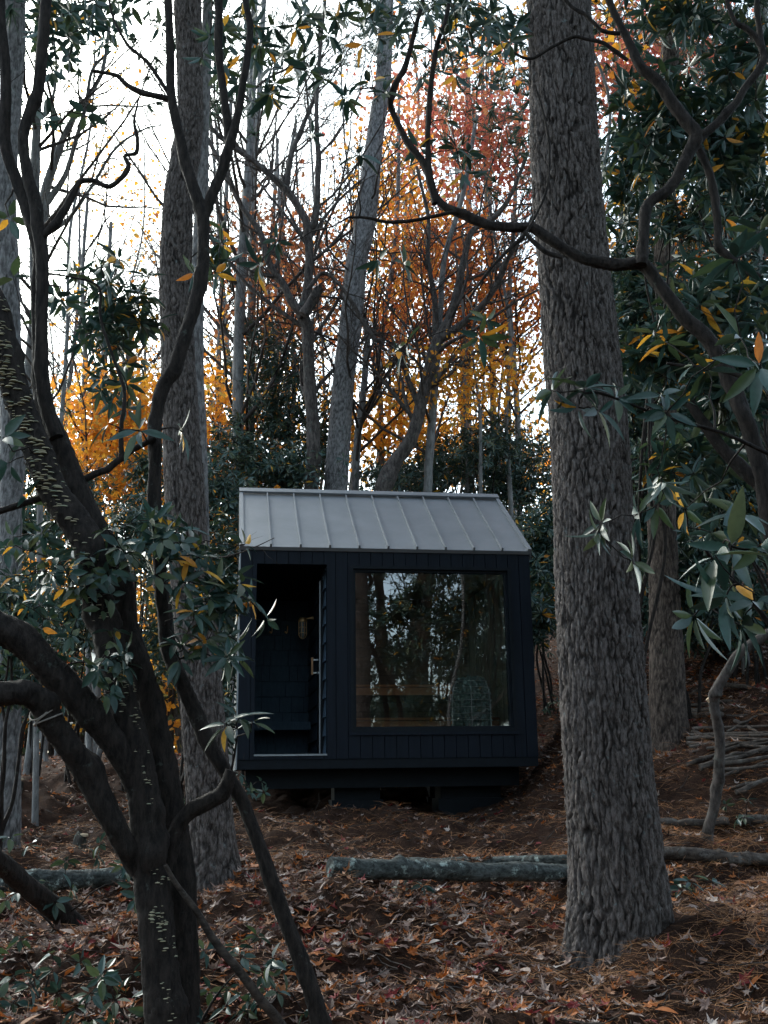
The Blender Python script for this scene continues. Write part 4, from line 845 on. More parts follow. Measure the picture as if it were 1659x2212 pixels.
plA, stA = fg('rhododendron', 'twisted multi stemmed rhododendron with bracket fungus at the left, tallest in front', stems,
  [(340, 1180, 130, 60, 4.4, 34), (180, 1250, 130, 90, 4.3, 38), (100, 1180, 120, 60, 4.6, 18), (240, 1440, 80, 80, 4.2, 16), (60, 1330, 80, 60, 5.2, 14), (150, 60, 90, 50, 5.0, 22), (120, 110, 50, 60, 4.8, 10), (20, 180, 1, 1, 5, 1)], 301, LEAF_BROAD, .074, (3, 7), .04,
  [(100, 255, 4.6, .09), (185, 245, 4.8, .10), (110, 150, 4.7, .08), (28, 600, 4.9, .12), (150, 545, 4.7, .13), (20, 1000, 4.4, .12), (120, 640, 4.7, .1), (75, 700, 4.8, .1), (60, 1075, 4.4, .12), (20, 470, 4.9, .1), (8, 945, 4.0, .12)])
# shelf fungus on the leaning stem (well over a hundred brackets) and pale lichen tufts lower down
rs = np.random.RandomState(9); fp, fr = catmull(np.column_stack(stems[2]), 10)[:, :3], catmull(np.column_stack(stems[2]), 10)[:, 3]; mb = MB(); Lc = np.concatenate([[0], np.cumsum(np.linalg.norm(np.diff(fp, axis=0), axis=1))]); Lc /= Lc[-1]
for a, b, n, size in ((.02, .38, 330, .017), (.36, .5, 40, .011), (.55, 1, 230, .010)):
    cl = np.column_stack([rs.uniform(a, b, n // 6), rs.normal(0, 1, n // 6)])
    for _ in range(n):
        q_ = cl[rs.randint(len(cl))]; s = rs.uniform(a, b) if a < .3 else float(np.clip(q_[0] + rs.normal(0, .006), .3, .99)); c = np.array([np.interp(s, Lc, fp[:, i]) for i in range(3)]); r0 = np.interp(s, Lc, fr)
        az = rs.normal(-1.8, .75) if a < .5 else -.8 + .45 * q_[1] + rs.normal(0, .12); dr_ = np.array([math.cos(az), math.sin(az), 0]); sz = size * rs.uniform(.5, 1.25); t = np.array([-dr_[1], dr_[0], 0]); c = c + dr_ * r0 * .96
        th = np.linspace(-1.5, 1.5, 6); rim = np.array([c + dr_ * sz * math.cos(q) * .9 + t * sz * math.sin(q) for q in th]); up = np.array([0, 0, 1.])
        V = np.vstack([rim, rim * .8 + c * .2 + up * sz * .12, [c + up * sz * .3, c - up * sz * .18]]); V[:6] -= up * sz * .1
        Fq = [(i, i + 1, 7 + i, 6 + i) for i in range(5)]; mb.add(V, Fq); mb.add(V, [(6 + i, 7 + i, 12) for i in range(5)] + [(i + 1, i, 13) for i in range(5)])
k = NT('shelf_fungus'); g_ = k.n('ShaderNodeNewGeometry'); k.l(k.ramp(g_.outputs['Random Per Island'], [(0, (.30, .25, .15)), (.5, (.42, .36, .24)), (1, (.22, .25, .17))]), k.b.inputs['Base Color']); k.b.inputs['Roughness'].default_value = .9
tag(mb.build('bracket_fungus', k.m, stA[2]), kind='stuff')
# rope tied round the low limb
mb = MB(); c0 = P(100, 1546, 4.16); ax = nrm(P(143, 1606, 4.18) - P(88, 1515, 4.14)); u0 = nrm(np.cross(ax, [0, 0, 1.])); v0 = np.cross(ax, u0); R0 = 29 * PX(4.15) ; rr = []
for j, (off, tilt) in enumerate(((-.034, .7), (.004, -.3), (.014, .25))):
    t = np.linspace(0, 6.28, 25); tube(mb, [c0 + ax * (off + tilt * .04 * math.sin(a + 1 + j)) + R0 * (math.cos(a) * u0 + math.sin(a) * v0) * 1.03 for a in t], [.0034] * 25, 6, 1, .1)
tag(mb.build('rope', simple('pale_rope', (.26, .23, .2), .8, noise=(80, .3, None)), smooth=True, origin=c0), 'pale rope wound round the thick low limb at the left', 'rope')

S3 = [
 ([(360, -60, 14), (363, 0, 16), (367, 100, 18), (370, 200, 19), (381, 267, 20), (400, 350, 22), (425, 425, 24), (437, 460, 28), (440, 505, 25), (439, 553, 25), (437, 586, 25), (423, 653, 27), (402, 720, 29), (377, 790, 30), (350, 840, 30), (338, 903, 27), (336, 986, 26), (335, 1106, 26), (344, 1206, 27), (353, 1306, 29), (366, 1406, 32), (393, 1473, 34), (423, 1540, 35), (450, 1606, 34), (485, 1665, 30), (520, 1725, 28), (547, 1792, 28), (584, 1892, 30), (618, 1992, 32), (652, 2076, 34), (680, 2160, 38), (694, 2230, 42), (700, 2300, 46)], 4.6),
 ([(472, -60, 16), (472, 60, 17), (473, 117, 17), (483, 200, 16), (490, 270, 18), (497, 315, 22)], 4.62),
 ([(526, -60, 12), (530, 0, 13), (540, 67, 14), (527, 167, 14), (513, 250, 17), (497, 310, 22), (480, 367, 22), (455, 430, 23), (441, 470, 22)], 4.6),
 ([(364, 213, 12), (340, 208, 13), (300, 197, 12), (270, 180, 10), (250, 163, 9), (200, 153, 6)], 4.6),
 ([(366, 205, 9), (340, 165, 8), (317, 133, 7), (290, 110, 7), (273, 93, 6), (245, 40, 5), (232, -20, 5)], 4.6),
 ([(336, 945, 12), (290, 970, 13), (262, 990, 14), (233, 1013, 15), (210, 1022, 14), (172, 1040, 14)], 4.55),
 ([(262, 990, 12), (262, 920, 10), (268, 880, 9), (267, 836, 8), (240, 760, 6), (217, 686, 6), (213, 620, 5), (160, 600, 4), (100, 590, 4)], 4.55),
 ([(110, 1068, 12), (60, 1085, 13), (0, 1104, 14), (-60, 1120, 14)], 4.4),
 ([(500, 1665, 24), (482, 1712, 32), (450, 1732, 34), (412, 1752, 34), (385, 1782, 32), (372, 1830, 30), (368, 1880, 24)], 4.5),
]
stems3 = [trace(t, Y) for t, Y in S3]
fg('rhododendron', 'dark stem forking like a Y in front of the pale leaning pine', stems3,
  [(265, 700, 85, 80, 5.2, 46), (230, 620, 80, 60, 5.2, 16), (250, 830, 60, 60, 5.0, 10), (470, 560, 40, 60, 5.4, 10), (450, 1340, 90, 100, 4.4, 30), (470, 1260, 50, 50, 4.4, 14), (360, 1160, 60, 50, 4.5, 14), (470, 100, 60, 90, 5.2, 7)], 302, LEAF_HI, .10, (5, 8), .06,
  [(255, 560, 5.0, .13), (165, 590, 5, .13), (135, 650, 4.9, .12), (310, 640, 5.2, .12), (465, 590, 5.2, .11), (300, 930, 4.4, .13), (235, 915, 4.4, .12), (420, 590, 4.9, .11), (390, 930, 4.6, .12), (430, 1230, 4.3, .13), (520, 1260, 4.3, .13), (490, 1565, 4.2, .145), (545, 1560, 4.3, .10), (515, 1550, 4.2, .13), (500, 1280, 4.3, .12), (345, 1110, 4.5, .1)])
yb = float(G(165, 2005)[1]); p, r = trace([(-60, 1800, 42), (-10, 1855, 43), (33, 1892, 43), (83, 1936, 42), (118, 1962, 44), (150, 1990, 50), (180, 2020, 56)], [yb - .9, yb])
fg('rhododendron', 'short dark stem slanting into the leaf litter at the lower left edge', [(p[::-1], r[::-1])], None, 303, LEAF_HI, .1, (4, 6), 0)
p, r = trace([(357, 1868, 9), (385, 1915, 12), (417, 1959, 15), (467, 2036, 17), (517, 2099, 18), (553, 2146, 20), (590, 2190, 22), (625, 2240, 22)], [4.35, 4.7])
mb = MB(); tube(mb, p, r, 10, 6, .12, 0, 4, True, .4); tag(mb.build('fallen_stick', M['stick'], smooth=True, origin=p[0]), 'dead grey stick leaning from the fungus stem down to the lower centre', 'stick')

# overhanging rhododendron limb along the top, joined to a stem beyond the left edge
ov = [trace([(-500, 900, 40), (-420, 300, 34), (-250, -40, 28), (0, -150, 22), (300, -170, 18), (600, -150, 15), (850, -120, 12), (1050, -90, 8)], [4.2, 6.2])]
fg('rhododendron', 'overhanging leafy limb along the top edge, left and centre', ov, [(620, 20, 260, 70, 6.2, 34), (900, 60, 160, 90, 6.4, 26), (180, 20, 200, 60, 6, 22), (560, 160, 140, 90, 6.6, 14), (1050, 60, 90, 90, 6.2, 18)], 306, LEAF_HI, .13, (5, 8), .05)

# ---------------------------------------------------------------- foreground rhododendron, right
RB = [
 ([(1800, 2150, 60), (1740, 1600, 46), (1690, 1250, 38), (1660, 1100, 36), (1628, 960, 34), (1585, 840, 33), (1556, 775, 32), (1523, 726, 32), (1473, 680, 30), (1423, 613, 28), (1389, 572, 27), (1345, 572, 26), (1313, 570, 26), (1265, 560, 24), (1225, 540, 23), (1180, 512, 22), (1149, 492, 21), (1106, 492, 21), (1053, 485, 20), (1010, 468, 20), (985, 456, 20), (957, 443, 17), (937, 417, 16), (920, 360, 15), (886, 315, 14), (866, 280, 13), (845, 232, 12), (850, 190, 12), (876, 140, 11), (896, 67, 10), (915, -10, 9), (922, -60, 8)], 5.25),
 ([(940, 440, 14), (927, 370, 13), (924, 300, 12), (926, 250, 12), (931, 183, 11), (943, 100, 10), (962, 45, 9), (980, -40, 8)], 5.25),
 ([(1385, 572, 24), (1388, 540, 24), (1392, 490, 23), (1402, 440, 22), (1440, 412, 23), (1470, 370, 24), (1490, 325, 26), (1503, 293, 30), (1482, 262, 26), (1456, 227, 26), (1423, 180, 24), (1385, 145, 22), (1368, 110, 18), (1353, 80, 16), (1330, 35, 15), (1312, -10, 14), (1300, -60, 12)], 5.2),
 ([(1500, 300, 24), (1530, 282, 18), (1563, 253, 18), (1590, 222, 17), (1612, 185, 16), (1640, 150, 16), (1650, 120, 15), (1636, 85, 13), (1610, 60, 12), (1589, 48, 10), (1575, 17, 9), (1560, -40, 8)], 5.2),
 ([(1500, 300, 18), (1513, 330, 16), (1533, 373, 16), (1544, 430, 16), (1550, 490, 16), (1552, 530, 16), (1580, 560, 15), (1640, 600, 14)], 5.3),
 ([(1356, 130, 8), (1325, 108, 9), (1300, 92, 8), (1265, 84, 7), (1239, 80, 7), (1195, 100, 7), (1146, 127, 6), (1106, 112, 5), (1060, 90, 4)], 5.1),
 ([(1340, 72, 9), (1305, 68, 8), (1285, 52, 8), (1262, 30, 8), (1235, 15, 7), (1205, -20, 7)], 5.1),
 ([(1156, 183, 3), (1175, 250, 4), (1186, 310, 5), (1186, 370, 5), (1179, 416, 5), (1160, 460, 5), (1133, 507, 7), (1106, 533, 8), (1060, 580, 6), (1010, 650, 5)], 5.1),
 ([(1133, 500, 10), (1150, 520, 10), (1180, 545, 10), (1215, 556, 10)], 5.1),
 ([(985, 457, 8), (960, 462, 8), (900, 475, 8), (840, 480, 7), (790, 470, 6), (752, 470, 5)], 5.2),
 ([(1636, -40, 12), (1637, 40, 12), (1650, 120, 13)], 5.25),
 ([(1490, 870, 20), (1545, 950, 24), (1600, 1010, 28), (1650, 1060, 32), (1700, 1180, 34), (1740, 1400, 38)], [5.6, 5.5]),
 ([(1650, 830, 12), (1560, 800, 9), (1480, 790, 7), (1440, 785, 6)], 4.8), ([(1660, 980, 9), (1560, 935, 8), (1450, 905, 7), (1380, 880, 6), (1300, 850, 5), (1260, 850, 5)], [4.2, 3.8]),
 ([(1700, 1400, 12), (1610, 1280, 10), (1560, 1240, 9), (1520, 1180, 8)], [3.6, 3.2]),
]
stemsR = [trace(t, Y) for t, Y in RB]
plR, stR = fg('rhododendron', 'large foreground rhododendron whose dark limb crosses the massive pine from the right', stemsR,
  [(1430, 250, 110, 100, 6.3, 90), (1560, 330, 90, 120, 6.3, 90), (1350, 400, 50, 120, 7.5, 50), (1540, 650, 110, 90, 6.2, 80), (1440, 760, 90, 80, 6.4, 60), (1590, 820, 80, 90, 5.6, 50), (1480, 30, 150, 60, 6.3, 50), (1600, 130, 60, 80, 6.0, 26), (1500, 980, 120, 60, 6.5, 40)], 304, LEAF_HI, .14, (6, 9), .04,
  [(590, 145, 5.0, .15), (585, 200, 5.0, .14), (560, 100, 5, .12), (668, 150, 5.4, .14), (775, 335, 5.0, .14), (800, 180, 5.2, .13), (830, 200, 5.2, .12), (700, 170, 5.2, .13), (962, 260, 5.2, .09), (985, 320, 5.2, .11), (1010, 330, 5.4, .13), (1000, 370, 5.3, .12), (905, 320, 5.3, .11), (920, 30, 5.1, .14), (960, 80, 5.2, .14), (1010, 60, 5.2, .13), (1060, 30, 5.2, .13), (1100, 90, 5, .12), (880, 10, 5.1, .13), (980, 10, 5.1, .13), (1050, 120, 5.3, .12), (750, 210, 5.3, .12), (640, 60, 5.5, .12), (560, 570, 5.2, .14), (600, 520, 5.4, .13), (870, 570, 5.2, .12), (820, 560, 5.2, .12),
   (870, 760, 4.7, .12), (880, 740, 4.7, .11), (1035, 725, 4.6, .13), (1050, 690, 4.7, .12), (1195, 845, 3.9, .14), (1262, 840, 3.8, .14), (1290, 885, 3.8, .13), (1250, 880, 3.8, .13), (1330, 860, 3.9, .12), (1440, 890, 3.8, .12), (1430, 855, 3.9, .13), (1440, 740, 4.3, .13), (1500, 790, 4.2, .13), (1530, 800, 4.2, .12), (1590, 560, 3.4, .14), (1640, 500, 3.6, .14), (1600, 730, 3.4, .14), (1640, 790, 3.2, .14),
   (1295, 1150, 4.0, .12), (1300, 1130, 4.0, .10), (1380, 1110, 4.0, .12), (1365, 1210, 4.0, .12), (1420, 1090, 4.0, .11), (1430, 1040, 3.9, .12), (1535, 1150, 4.6, .13), (1545, 1200, 2.75, .145), (1580, 1180, 2.9, .145), (1570, 1285, 2.75, .145), (1630, 1300, 2.8, .14), (1640, 1180, 2.9, .14), (1500, 1330, 3.0, .13), (1600, 1350, 2.9, .13), (1480, 1100, 4.4, .13), (1600, 1110, 3.4, .13), (1090, 110, 5.0, .11)])
sp = [trace([(1523, 1880, 30), (1523, 1835, 26), (1530, 1790, 23), (1543, 1742, 22), (1551, 1690, 22), (1554, 1650, 22), (1555, 1600, 22), (1549, 1560, 21), (1542, 1520, 22), (1548, 1490, 22), (1573, 1447, 21), (1600, 1408, 21), (1645, 1378, 20), (1720, 1330, 18), (1800, 1250, 14)], [8.2, 7.6])]
sp[0] = footed(*sp[0], 1.1, .05)
oS, mS = woody('rhododendron', 'bent brown sapling stem with a sawn stub in front of the stick pile', 'sapling', None, sp, None, bark='dark', seed=305, sides=24, fib=.05)
mb = MB(); tube(mb, *trace([(1542, 1522, 14), (1533, 1512, 13), (1529, 1508, 12)], 7.85), 10, 3, 0); mb.build('sawn_stub', M['cut'], mS[0], smooth=True)

# ---------------------------------------------------------------- seedlings and small plants on the forest floor
def seedling(label, u, v, Y, h, n, L, seed, spread=.25):
    rs = np.random.RandomState(seed); b = under(u, v, Y); b[2] += .03; T = b + np.column_stack([rs.normal(0, spread, n), rs.normal(0, spread * .6, n), rs.uniform(.35, 1, n) * h])
    st = stems_to(b, T[:2] * .7 + b * .3, rs, .008, 5)
    woody('seedling', label, 'seedling', 'young rhododendrons on the forest floor', st, (wl_fn(L, LEAF_BROAD, (4, 7), 0), T), .003, GREEN, 'rhodo', seed, 6)
for i, a in enumerate([('dark leafy seedling right of the fungus stem foot', 440, 1930, 4.8, .42, 16, .075), ('seedling behind the fungus stem, above the left log', 140, 1800, 6.6, .55, 16, .09), ('seedling at the lower left edge', 30, 2040, 5.0, .25, 8, .08), ('seedling in front of the left log', 105, 1960, 5.2, .38, 6, .08),
        ('seedling low in the leaves at the left', 235, 2150, 4.75, .28, 9, .075), ('seedling between the fungus stem and the lower edge', 290, 2090, 4.8, .35, 7, .075), ('seedling spreading right of the dead stick', 520, 2020, 4.9, .22, 9, .07),
        ('green leaved seedling in front of the middle log', 860, 1930, 7.3, .13, 3, .08), ('round leaved seedling against the right side of the massive pine', 1470, 1890, 6.8, .22, 5, .09), ('seedling among the leaves at the far right', 1610, 1800, 8.4, .22, 4, .07), ('leafy seedling beside the left cabin corner', 470, 1640, 9.5, .5, 14, .09),
        ('yellowing seedling beside the right cabin wall', 1195, 1440, 15, .45, 8, .09)]): seedling(*a, 400 + i, .3 if i in (0, 1, 10) else .13)

# ---------------------------------------------------------------- logs, stumps, sticks
def glog(name, label, u0, v0, u1, v1, wpx, mat, seed, wob=.02, group=None, lift=.0, taper=.9, cat='log', rough=.06, k=8):
    a, b = G(u0, v0), G(u1, v1); rs = np.random.RandomState(seed); s = np.linspace(0, 1, k)[:, None]; p = a + (b - a) * s; r = wpx * .5 * PX(a[1], v0) * np.linspace(1, taper, k)
    p[:, :2] += rs.normal(0, wob * .6, (k, 2)); hgt = np.maximum(gz(p[:, 0], p[:, 1]) + r * .75, 0); c = np.polyfit(s[:, 0], hgt, 1); p[:, 2] = np.polyval(c, s[:, 0]) + lift + .6 * np.max(hgt - np.polyval(c, s[:, 0])) + rs.normal(0, wob * .3, k)
    mb = MB(); tube(mb, p, r, 26 if wpx > 12 else 10, 30 if wpx > 20 else 10, rough, 0, seed, True, .15, .06, 9); return tag(mb.build(name, M[mat], smooth=True, origin=p[0]), label, cat, group)
glog('log', 'lichen covered grey log lying in front of the cabin', 706, 1912, 1250, 1895, 44, 'log', 1, lift=.035, rough=.04)
glog('log', 'thinner log lying behind the lichen covered log', 845, 1872, 1235, 1866, 22, 'log', 2)
glog('log', 'bluish grey log on the ground behind the left stems', -30, 1925, 330, 1915, 42, 'log', 3, lift=.04)
glog('log', 'thin log right of the massive pine foot, nearest the bent sapling', 1430, 1862, 1700, 1872, 28, 'stick', 4)
glog('log', 'forked branch lying behind the bent sapling foot', 1420, 1797, 1580, 1782, 17, 'stick', 5)
glog('log', 'cut pale log at the right edge behind the sapling', 1600, 1783, 1690, 1788, 23, 'stick', 6)
SPG = 'sticks piled on the right slope'
ST = [(1472, 1506, 1546, 1473, 8, 'upper slanting stick leaning from the narrow pine'), (1546, 1475, 1680, 1486, 11, 'topmost straight stick at the right edge'), (1475, 1517, 1680, 1508, 9, 'long level stick below the topmost one'), (1478, 1532, 1560, 1540, 15, 'thick pale log end beside the narrow pine'), (1480, 1545, 1560, 1562, 14, 'thick log just below the pale log end'),
      (1545, 1552, 1680, 1548, 8, 'wavy stick behind the bent sapling'), (1590, 1558, 1650, 1585, 9, 'short stick with a pale sawn end'), (1500, 1590, 1680, 1586, 8, 'level stick under the logs'), (1490, 1601, 1680, 1596, 9, 'second level stick under the logs'), (1488, 1613, 1680, 1601, 10, 'gently rising stick in the middle of the pile'),
      (1492, 1627, 1680, 1606, 9, 'rising stick below the middle of the pile'), (1490, 1640, 1600, 1620, 7, 'thin stick low in the pile'), (1484, 1660, 1600, 1618, 10, 'steep stick jutting out toward the narrow pine foot'), (1515, 1672, 1690, 1618, 14, 'thickest slanting stick low in the pile'), (1560, 1672, 1690, 1640, 11, 'slanting stick below the thickest one'),
      (1560, 1692, 1690, 1654, 7, 'thin lowest slanting stick'), (1590, 1722, 1690, 1678, 12, 'heavy branch at the right edge below the pile'), (1575, 1715, 1660, 1690, 8, 'branch under the heavy branch at the right edge'), (1495, 1592, 1560, 1604, 7, 'short stick crossing the left ends of the pile'), (1570, 1590, 1640, 1556, 7, 'stick leaning up through the middle of the pile'),
      (1500, 1648, 1640, 1636, 6, 'thin dark stick deep in the pile'), (1500, 1610, 1690, 1618, 8, 'faint level stick behind the slanting ones'),
      (1486, 1622, 1690, 1630, 9, 'level stick just above the steep jutting one'), (1540, 1650, 1690, 1628, 9, 'stick directly above the thickest slanting one'), (1560, 1682, 1690, 1668, 9, 'nearly level stick second from the bottom'), (1530, 1634, 1690, 1612, 8, 'stick fourth from the top on the right')]
for i, (u0, v0, u1, v1, wpx, lab) in enumerate(ST):
    glog('stick', lab, u0, v0 + wpx * .5, u1, v1 + wpx * .5, wpx, 'stick', 500 + i, .011, SPG, .035 if v0 > 1585 else .0, .6, 'stick', .08, 7)
def stump(label, u, v, h, wpx, seed):
    b = G(u, v); r = wpx * .5 * PX(b[1], v); rs = np.random.RandomState(seed); p = np.array([b - [0, 0, .1], b + [0, 0, h * .4], b + [.01, 0, h * .9], b + [.02, 0, h]]); o = empty('stump', b, label, 'stump')
    mb = MB(); tube(mb, p, r * np.array([1.35, 1.05, .95, .8]), 22, 6, .22, 0, seed, True, .5); mb.build('stump_body', M['mossy'], o, smooth=True)
    mb = MB(); tube(mb, np.array([b + [.02, 0, h - .01], b + [.02, 0, h + .012], b + [.02, 0, h + .016]]), r * np.array([.82, .78, .3]), 20, 3, .25, 0, seed + 1); mb.build('broken_top', M['cut'], o, smooth=True)
stump('small mossy stump with a pale broken top at the far left', 30, 1730, .22, 28, 1)
stump('weathered stump stub on the bank left of the middle log', 172, 1845, .16, 26, 2)
mb = MB(); b = G(39, 1632); tube(mb, [b, b + [0, 0, .18]], [.003, .003], 5, 1, 0); fl = empty('marker_flag', b, 'small bright green marker flag far left on the ground', 'flag'); mb.build('flag_pole', M['steel'], fl)
mb = MB(); q = b + [0, 0, .18]; V = [q + [0, 0, .0], q + [.05, 0, -.05], q + [.03, 0, -.12], q + [-.03, 0, -.13], q + [-.02, 0, -.04]]; V2 = [x + [0, .006, 0] for x in V]; mb.add(V + V2, [(0, 4, 3, 2), (5, 7, 8, 9)]); mb.add(V + V2, [(0, 2, 1), (5, 6, 7)]); mb.build('flag', simple('green_plastic', (.12, .6, .22), .5), fl)
for i, (u, v, r0, lab) in enumerate(((763, 1772, .16, 'soil covered rock in front of the cabin support'), (835, 1765, .13, 'small rounded rock right of it in front of the cabin'), (1190, 1545, .2, 'earthy boulder on the bank right of the cabin'), (1100, 1745, .12, 'flat rock under the right end of the cabin'))):
    c = G(u, v); rs = np.random.RandomState(600 + i); mb = MB(); stone(mb, np.zeros(3), r0, rs); tag(mb.build('rock', M['mossy'], smooth=True, origin=c), lab, 'rock')

# ---------------------------------------------------------------- the wood behind the camera, mirrored in the big window, plus unseen plants added for shade
n_ = np.array([math.sin(YAW), -math.cos(YAW), 0]); p0_ = CO + np.array([.06 * -math.sin(YAW), .06 * math.cos(YAW), 0])
def RF(u, v, dist):
    """where the mirror in the pane shows picture point u, v, dist metres past the glass"""
    d = ray(u, v); o = np.array([0, 0, EYE]); t = ((p0_ - o) @ n_) / (d @ n_); q = o + d * t; e = d - 2 * (d @ n_) * n_; return q + e / np.linalg.norm(e) * dist
def rpine(label, pts, dist, seed, crown_n, z0, z1, rr=3.0):
    d_ = dist; p = np.array([RF(u, v, d_) for u, v, w in pts]); r = np.array([w * .5 / F * (d_ + 12) for u, v, w in pts]); o = None
    pine(label, p, r, seed, 'trees behind the camera', hi=(40, .06, .06, .14, .01), crown_up=(crown_n, rr, z0, z1), mat='pine_brown', ext=5)
rpine('broad pine mirrored in the middle of the big window', [(900, 1500, 52), (905, 1380, 48), (912, 1300, 42), (922, 1230, 38)], 15, 701, 120, 7, 14)
rpine('slimmer pine mirrored in the left part of the big window', [(838, 1500, 34), (825, 1380, 24), (822, 1300, 20), (816, 1230, 18)], 17, 702, 100, 7.5, 15)
rpine('dark pine mirrored in the right part of the big window', [(1012, 1500, 30), (1016, 1380, 28), (1014, 1300, 27), (1016, 1230, 25)], 16, 703, 90, 6.5, 13)
def rshrub(label, blobs, seed, leaf=.13, pinek=False):
    rs = np.random.RandomState(seed); out = []
    for u, v, ru, rv, dist, n in blobs:
        for _ in range(n):
            x = nrm(rs.normal(0, 1, 3)) * rs.uniform(0, 1) ** .4; out.append(RF(u + x[0] * ru, v + x[1] * rv, dist + x[2] * 1.2))
    tg = ball(np.array(out)); c = tg.mean(0); b = np.array([c[0], c[1], gz(c[0], c[1])]); heads = c + (tg[rs.choice(len(tg), 6, False)] - c) * .6
    woody('rhododendron', label, 'shrub', 'shrubs behind the camera', stems_to(b, heads, rs, .04), (wl_fn(leaf, LEAF_LO, (7, 10), .02), tg), .007, GREEN, 'rhodo', seed, 6)
rshrub('shrub mirrored at the left edge of the window', [(785, 1340, 34, 100, 14, 260), (775, 1450, 40, 60, 14, 100)], 711)
rshrub('shrub mirrored low behind the slim pine', [(840, 1430, 70, 60, 18, 300), (850, 1520, 90, 50, 17, 260)], 712)
rshrub('shrub mirrored right of the broad pine', [(980, 1330, 60, 60, 14, 420), (1000, 1420, 70, 70, 14, 420)], 713)
rshrub('shrub mirrored at the right of the window', [(1060, 1300, 50, 80, 12, 420), (1070, 1430, 45, 90, 11, 400), (1105, 1520, 40, 50, 10, 160), (1050, 1260, 60, 30, 12, 120), (1050, 1510, 60, 60, 9, 420)], 714)
rshrub('shrub mirrored along the bottom of the window', [(900, 1540, 130, 50, 13, 420), (1040, 1530, 60, 40, 12, 220)], 715)
rshrub('leafy shrub mirrored at the top of the window', [(980, 1245, 90, 26, 15, 150), (800, 1235, 40, 20, 15, 50)], 716)
BH = [(-4.6, -2.5, 1.2), (-2.6, -4.8, 1.3), (.2, -5.6, 1.3), (2.6, -4.6, 1.2), (-5.0, 1.0, 1.2), (-4.4, 3.6, 1.0), (5.2, -.6, 1.2), (4.6, 2.6, 1.1), (-7.5, -5, 1.6), (7.5, -6.5, 1.5), (-8, 3, 1.6), (8.5, 2, 1.6), (-1, -9, 1.7), (4.5, -9.5, 1.6)]  # unseen thicket added round the camera to cut the light on the foreground
SIDE = ['left of and behind the camera', 'close behind the camera, left', 'straight behind the camera', 'close behind the camera, right', 'beside the camera at left', 'just beyond the left picture edge', 'beside the camera at right', 'just beyond the right picture edge', 'far behind the camera, left', 'far behind the camera, right', 'farther out beyond the left picture edge', 'farther out beyond the right picture edge', 'farthest behind the camera, left of middle', 'farthest behind the camera, right of middle']
for i, (x, y, s) in enumerate(BH):
    rs = np.random.RandomState(730 + i); g = gz(x, y); c = np.array([x, y, g + 2.5 * s]); tg = c + nrm(rs.normal(0, 1, (330, 3))) * np.array([1.7, 1.5, 2.3]) * s * rs.uniform(.35, 1, (330, 1)); tg = ball(tg); b = np.array([x, y, g])
    woody('rhododendron', 'tall dark unseen rhododendron added for shade, ' + SIDE[i], 'shrub', 'shrubs behind the camera', stems_to(b, c + (tg[:6] - c) * .6, rs, .04), (wl_fn(.17, LEAF_LO, (7, 10), .02), tg), .007, GREEN, 'rhodo', 730 + i, 6)
for i, (x, y, h) in enumerate(((-2.6, -1.8, 15), (3.2, -2.4, 16), (-6.5, 5.5, 15), (6.3, 4.2, 16), (.5, -8, 17))):  # unseen pines added round the camera, their crowns shading the foreground
    b = np.array([x, y, gz(x, y)]); p = b + np.array([[0, 0, 0], [.05, 0, 2.5], [0, .05, 5], [.1, 0, 8], [.1, .1, h * .75], [.1, .1, h]]); pine('tall unseen pine added for shade, ' + ['beside the camera, left', 'beside the camera, right', 'beyond the left picture edge', 'beyond the right picture edge', 'straight behind the camera'][i], p, np.array([.24, .21, .19, .17, .1, .03]), 760 + i, 'trees behind the camera', hi=(40, .06, .06, .14, .01), crown_up=(380, 4.2, 6.0, h), mat='pine', ext=False)

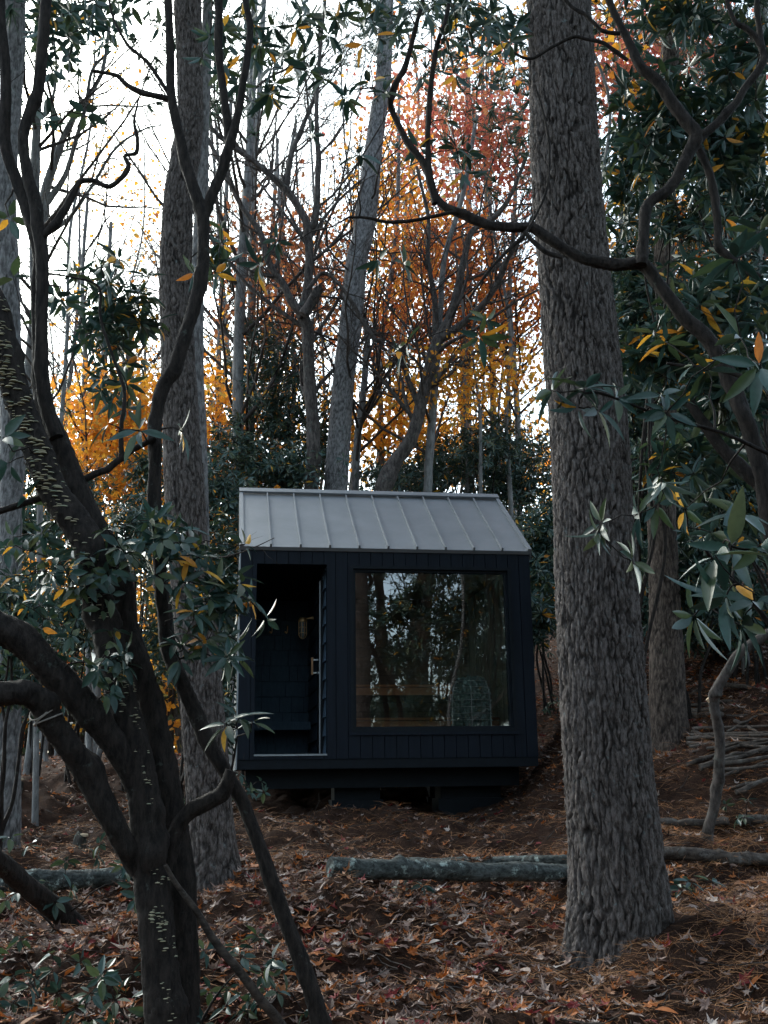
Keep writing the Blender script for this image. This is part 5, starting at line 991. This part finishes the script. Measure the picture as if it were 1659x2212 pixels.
# ---------------------------------------------------------------- the far-off wood that closes the view
rs = np.random.RandomState(900); mb = MB(); N = 900; Yf = rs.uniform(26, 60, N); uf = rs.uniform(-250, 1900, N); g0 = np.array([under(u, 900, y) for u, y in zip(uf, Yf)]); keep = np.ones(N, bool)
h_ = rs.uniform(1.5, 6.5, N) * rs.uniform(.5, 1, N); B = wander(g0, np.tile([0, 0, 1.], (N, 1)), h_ * 1.3, 6, .08, .1, rs); tubes_batch(mb, B, rs.uniform(.02, .09, N)[:, None] * np.linspace(1, .4, 6)[None], 5, 3)
B2, R2 = branch(B, np.full(B.shape[:2], .03), 8, .2, 1, 55, .5, 5, .2, .05, rs); tubes_batch(mb, B2, np.full(R2.shape, .012), 3, 3)
tg = B2[:, 1:].reshape(-1, 3); kind = np.repeat(np.where(rs.rand(N) < .62, 0, np.where(rs.rand(N) < .8, 1, 2)), 8 * 4); tg = tg[rs.rand(len(tg)) < 9] ; idx = np.repeat(np.arange(len(tg)), 7); c = tg[idx] + rs.normal(0, .28, (len(idx), 3)); scatter(mb, QUAD, c, rs.normal(0, 1, c.shape), rs.normal(0, 1, c.shape), rs.uniform(.12, .24, len(c)), kind[idx])
tag(mb.build('distant_woods', [M['g2'], M['yel'], M['ora'], M['twig']]), 'far-off autumn undergrowth and young trees closing the view', 'woods', kind='stuff')
# slim leafless trees filling the wood, one object each
rs = np.random.RandomState(77); REG = [('above the left half of the roof', 530, 800, 4), ('above the right half of the roof', 800, 1130, 4), ('left of the roof and right of the pale leaning pine', 440, 520, 2), ('between the fungus stem and the pale leaning pine', 200, 340, 2), ('at the far left of the picture', 0, 180, 2), ('right of the massive pine', 1330, 1650, 3)]
ORD = ['leftmost', 'second from left', 'third from left', 'fourth from left', 'fifth from left', 'sixth from left', 'seventh from left', 'eighth from left', 'rightmost']
for lab, u0, u1, n in REG:
    us = u0 + (np.arange(n) + rs.uniform(.15, .85, n)) * (u1 - u0) / n
    for j, u in enumerate(us):
        Y = rs.uniform(20, 34); wpx = rs.uniform(5, 10); du = rs.normal(0, 1, 7).cumsum() * 20; vs = np.linspace(1150, rs.uniform(520, 700) if u < 360 else rs.uniform(-50, 350), 7)
        p, r = trace([(u + a, v, wpx * k) for a, v, k in zip(du - du[0], vs, np.linspace(1.1, .5, 7))], Y)
        bare('distant thin bare tree ' + lab + ', ' + (ORD[j] if j < n - 1 else 'rightmost'), p, r, 2000 + int(u), 'distant thin bare trees', 'greyb', (22, 9, 6), 6, .15, ang=50)
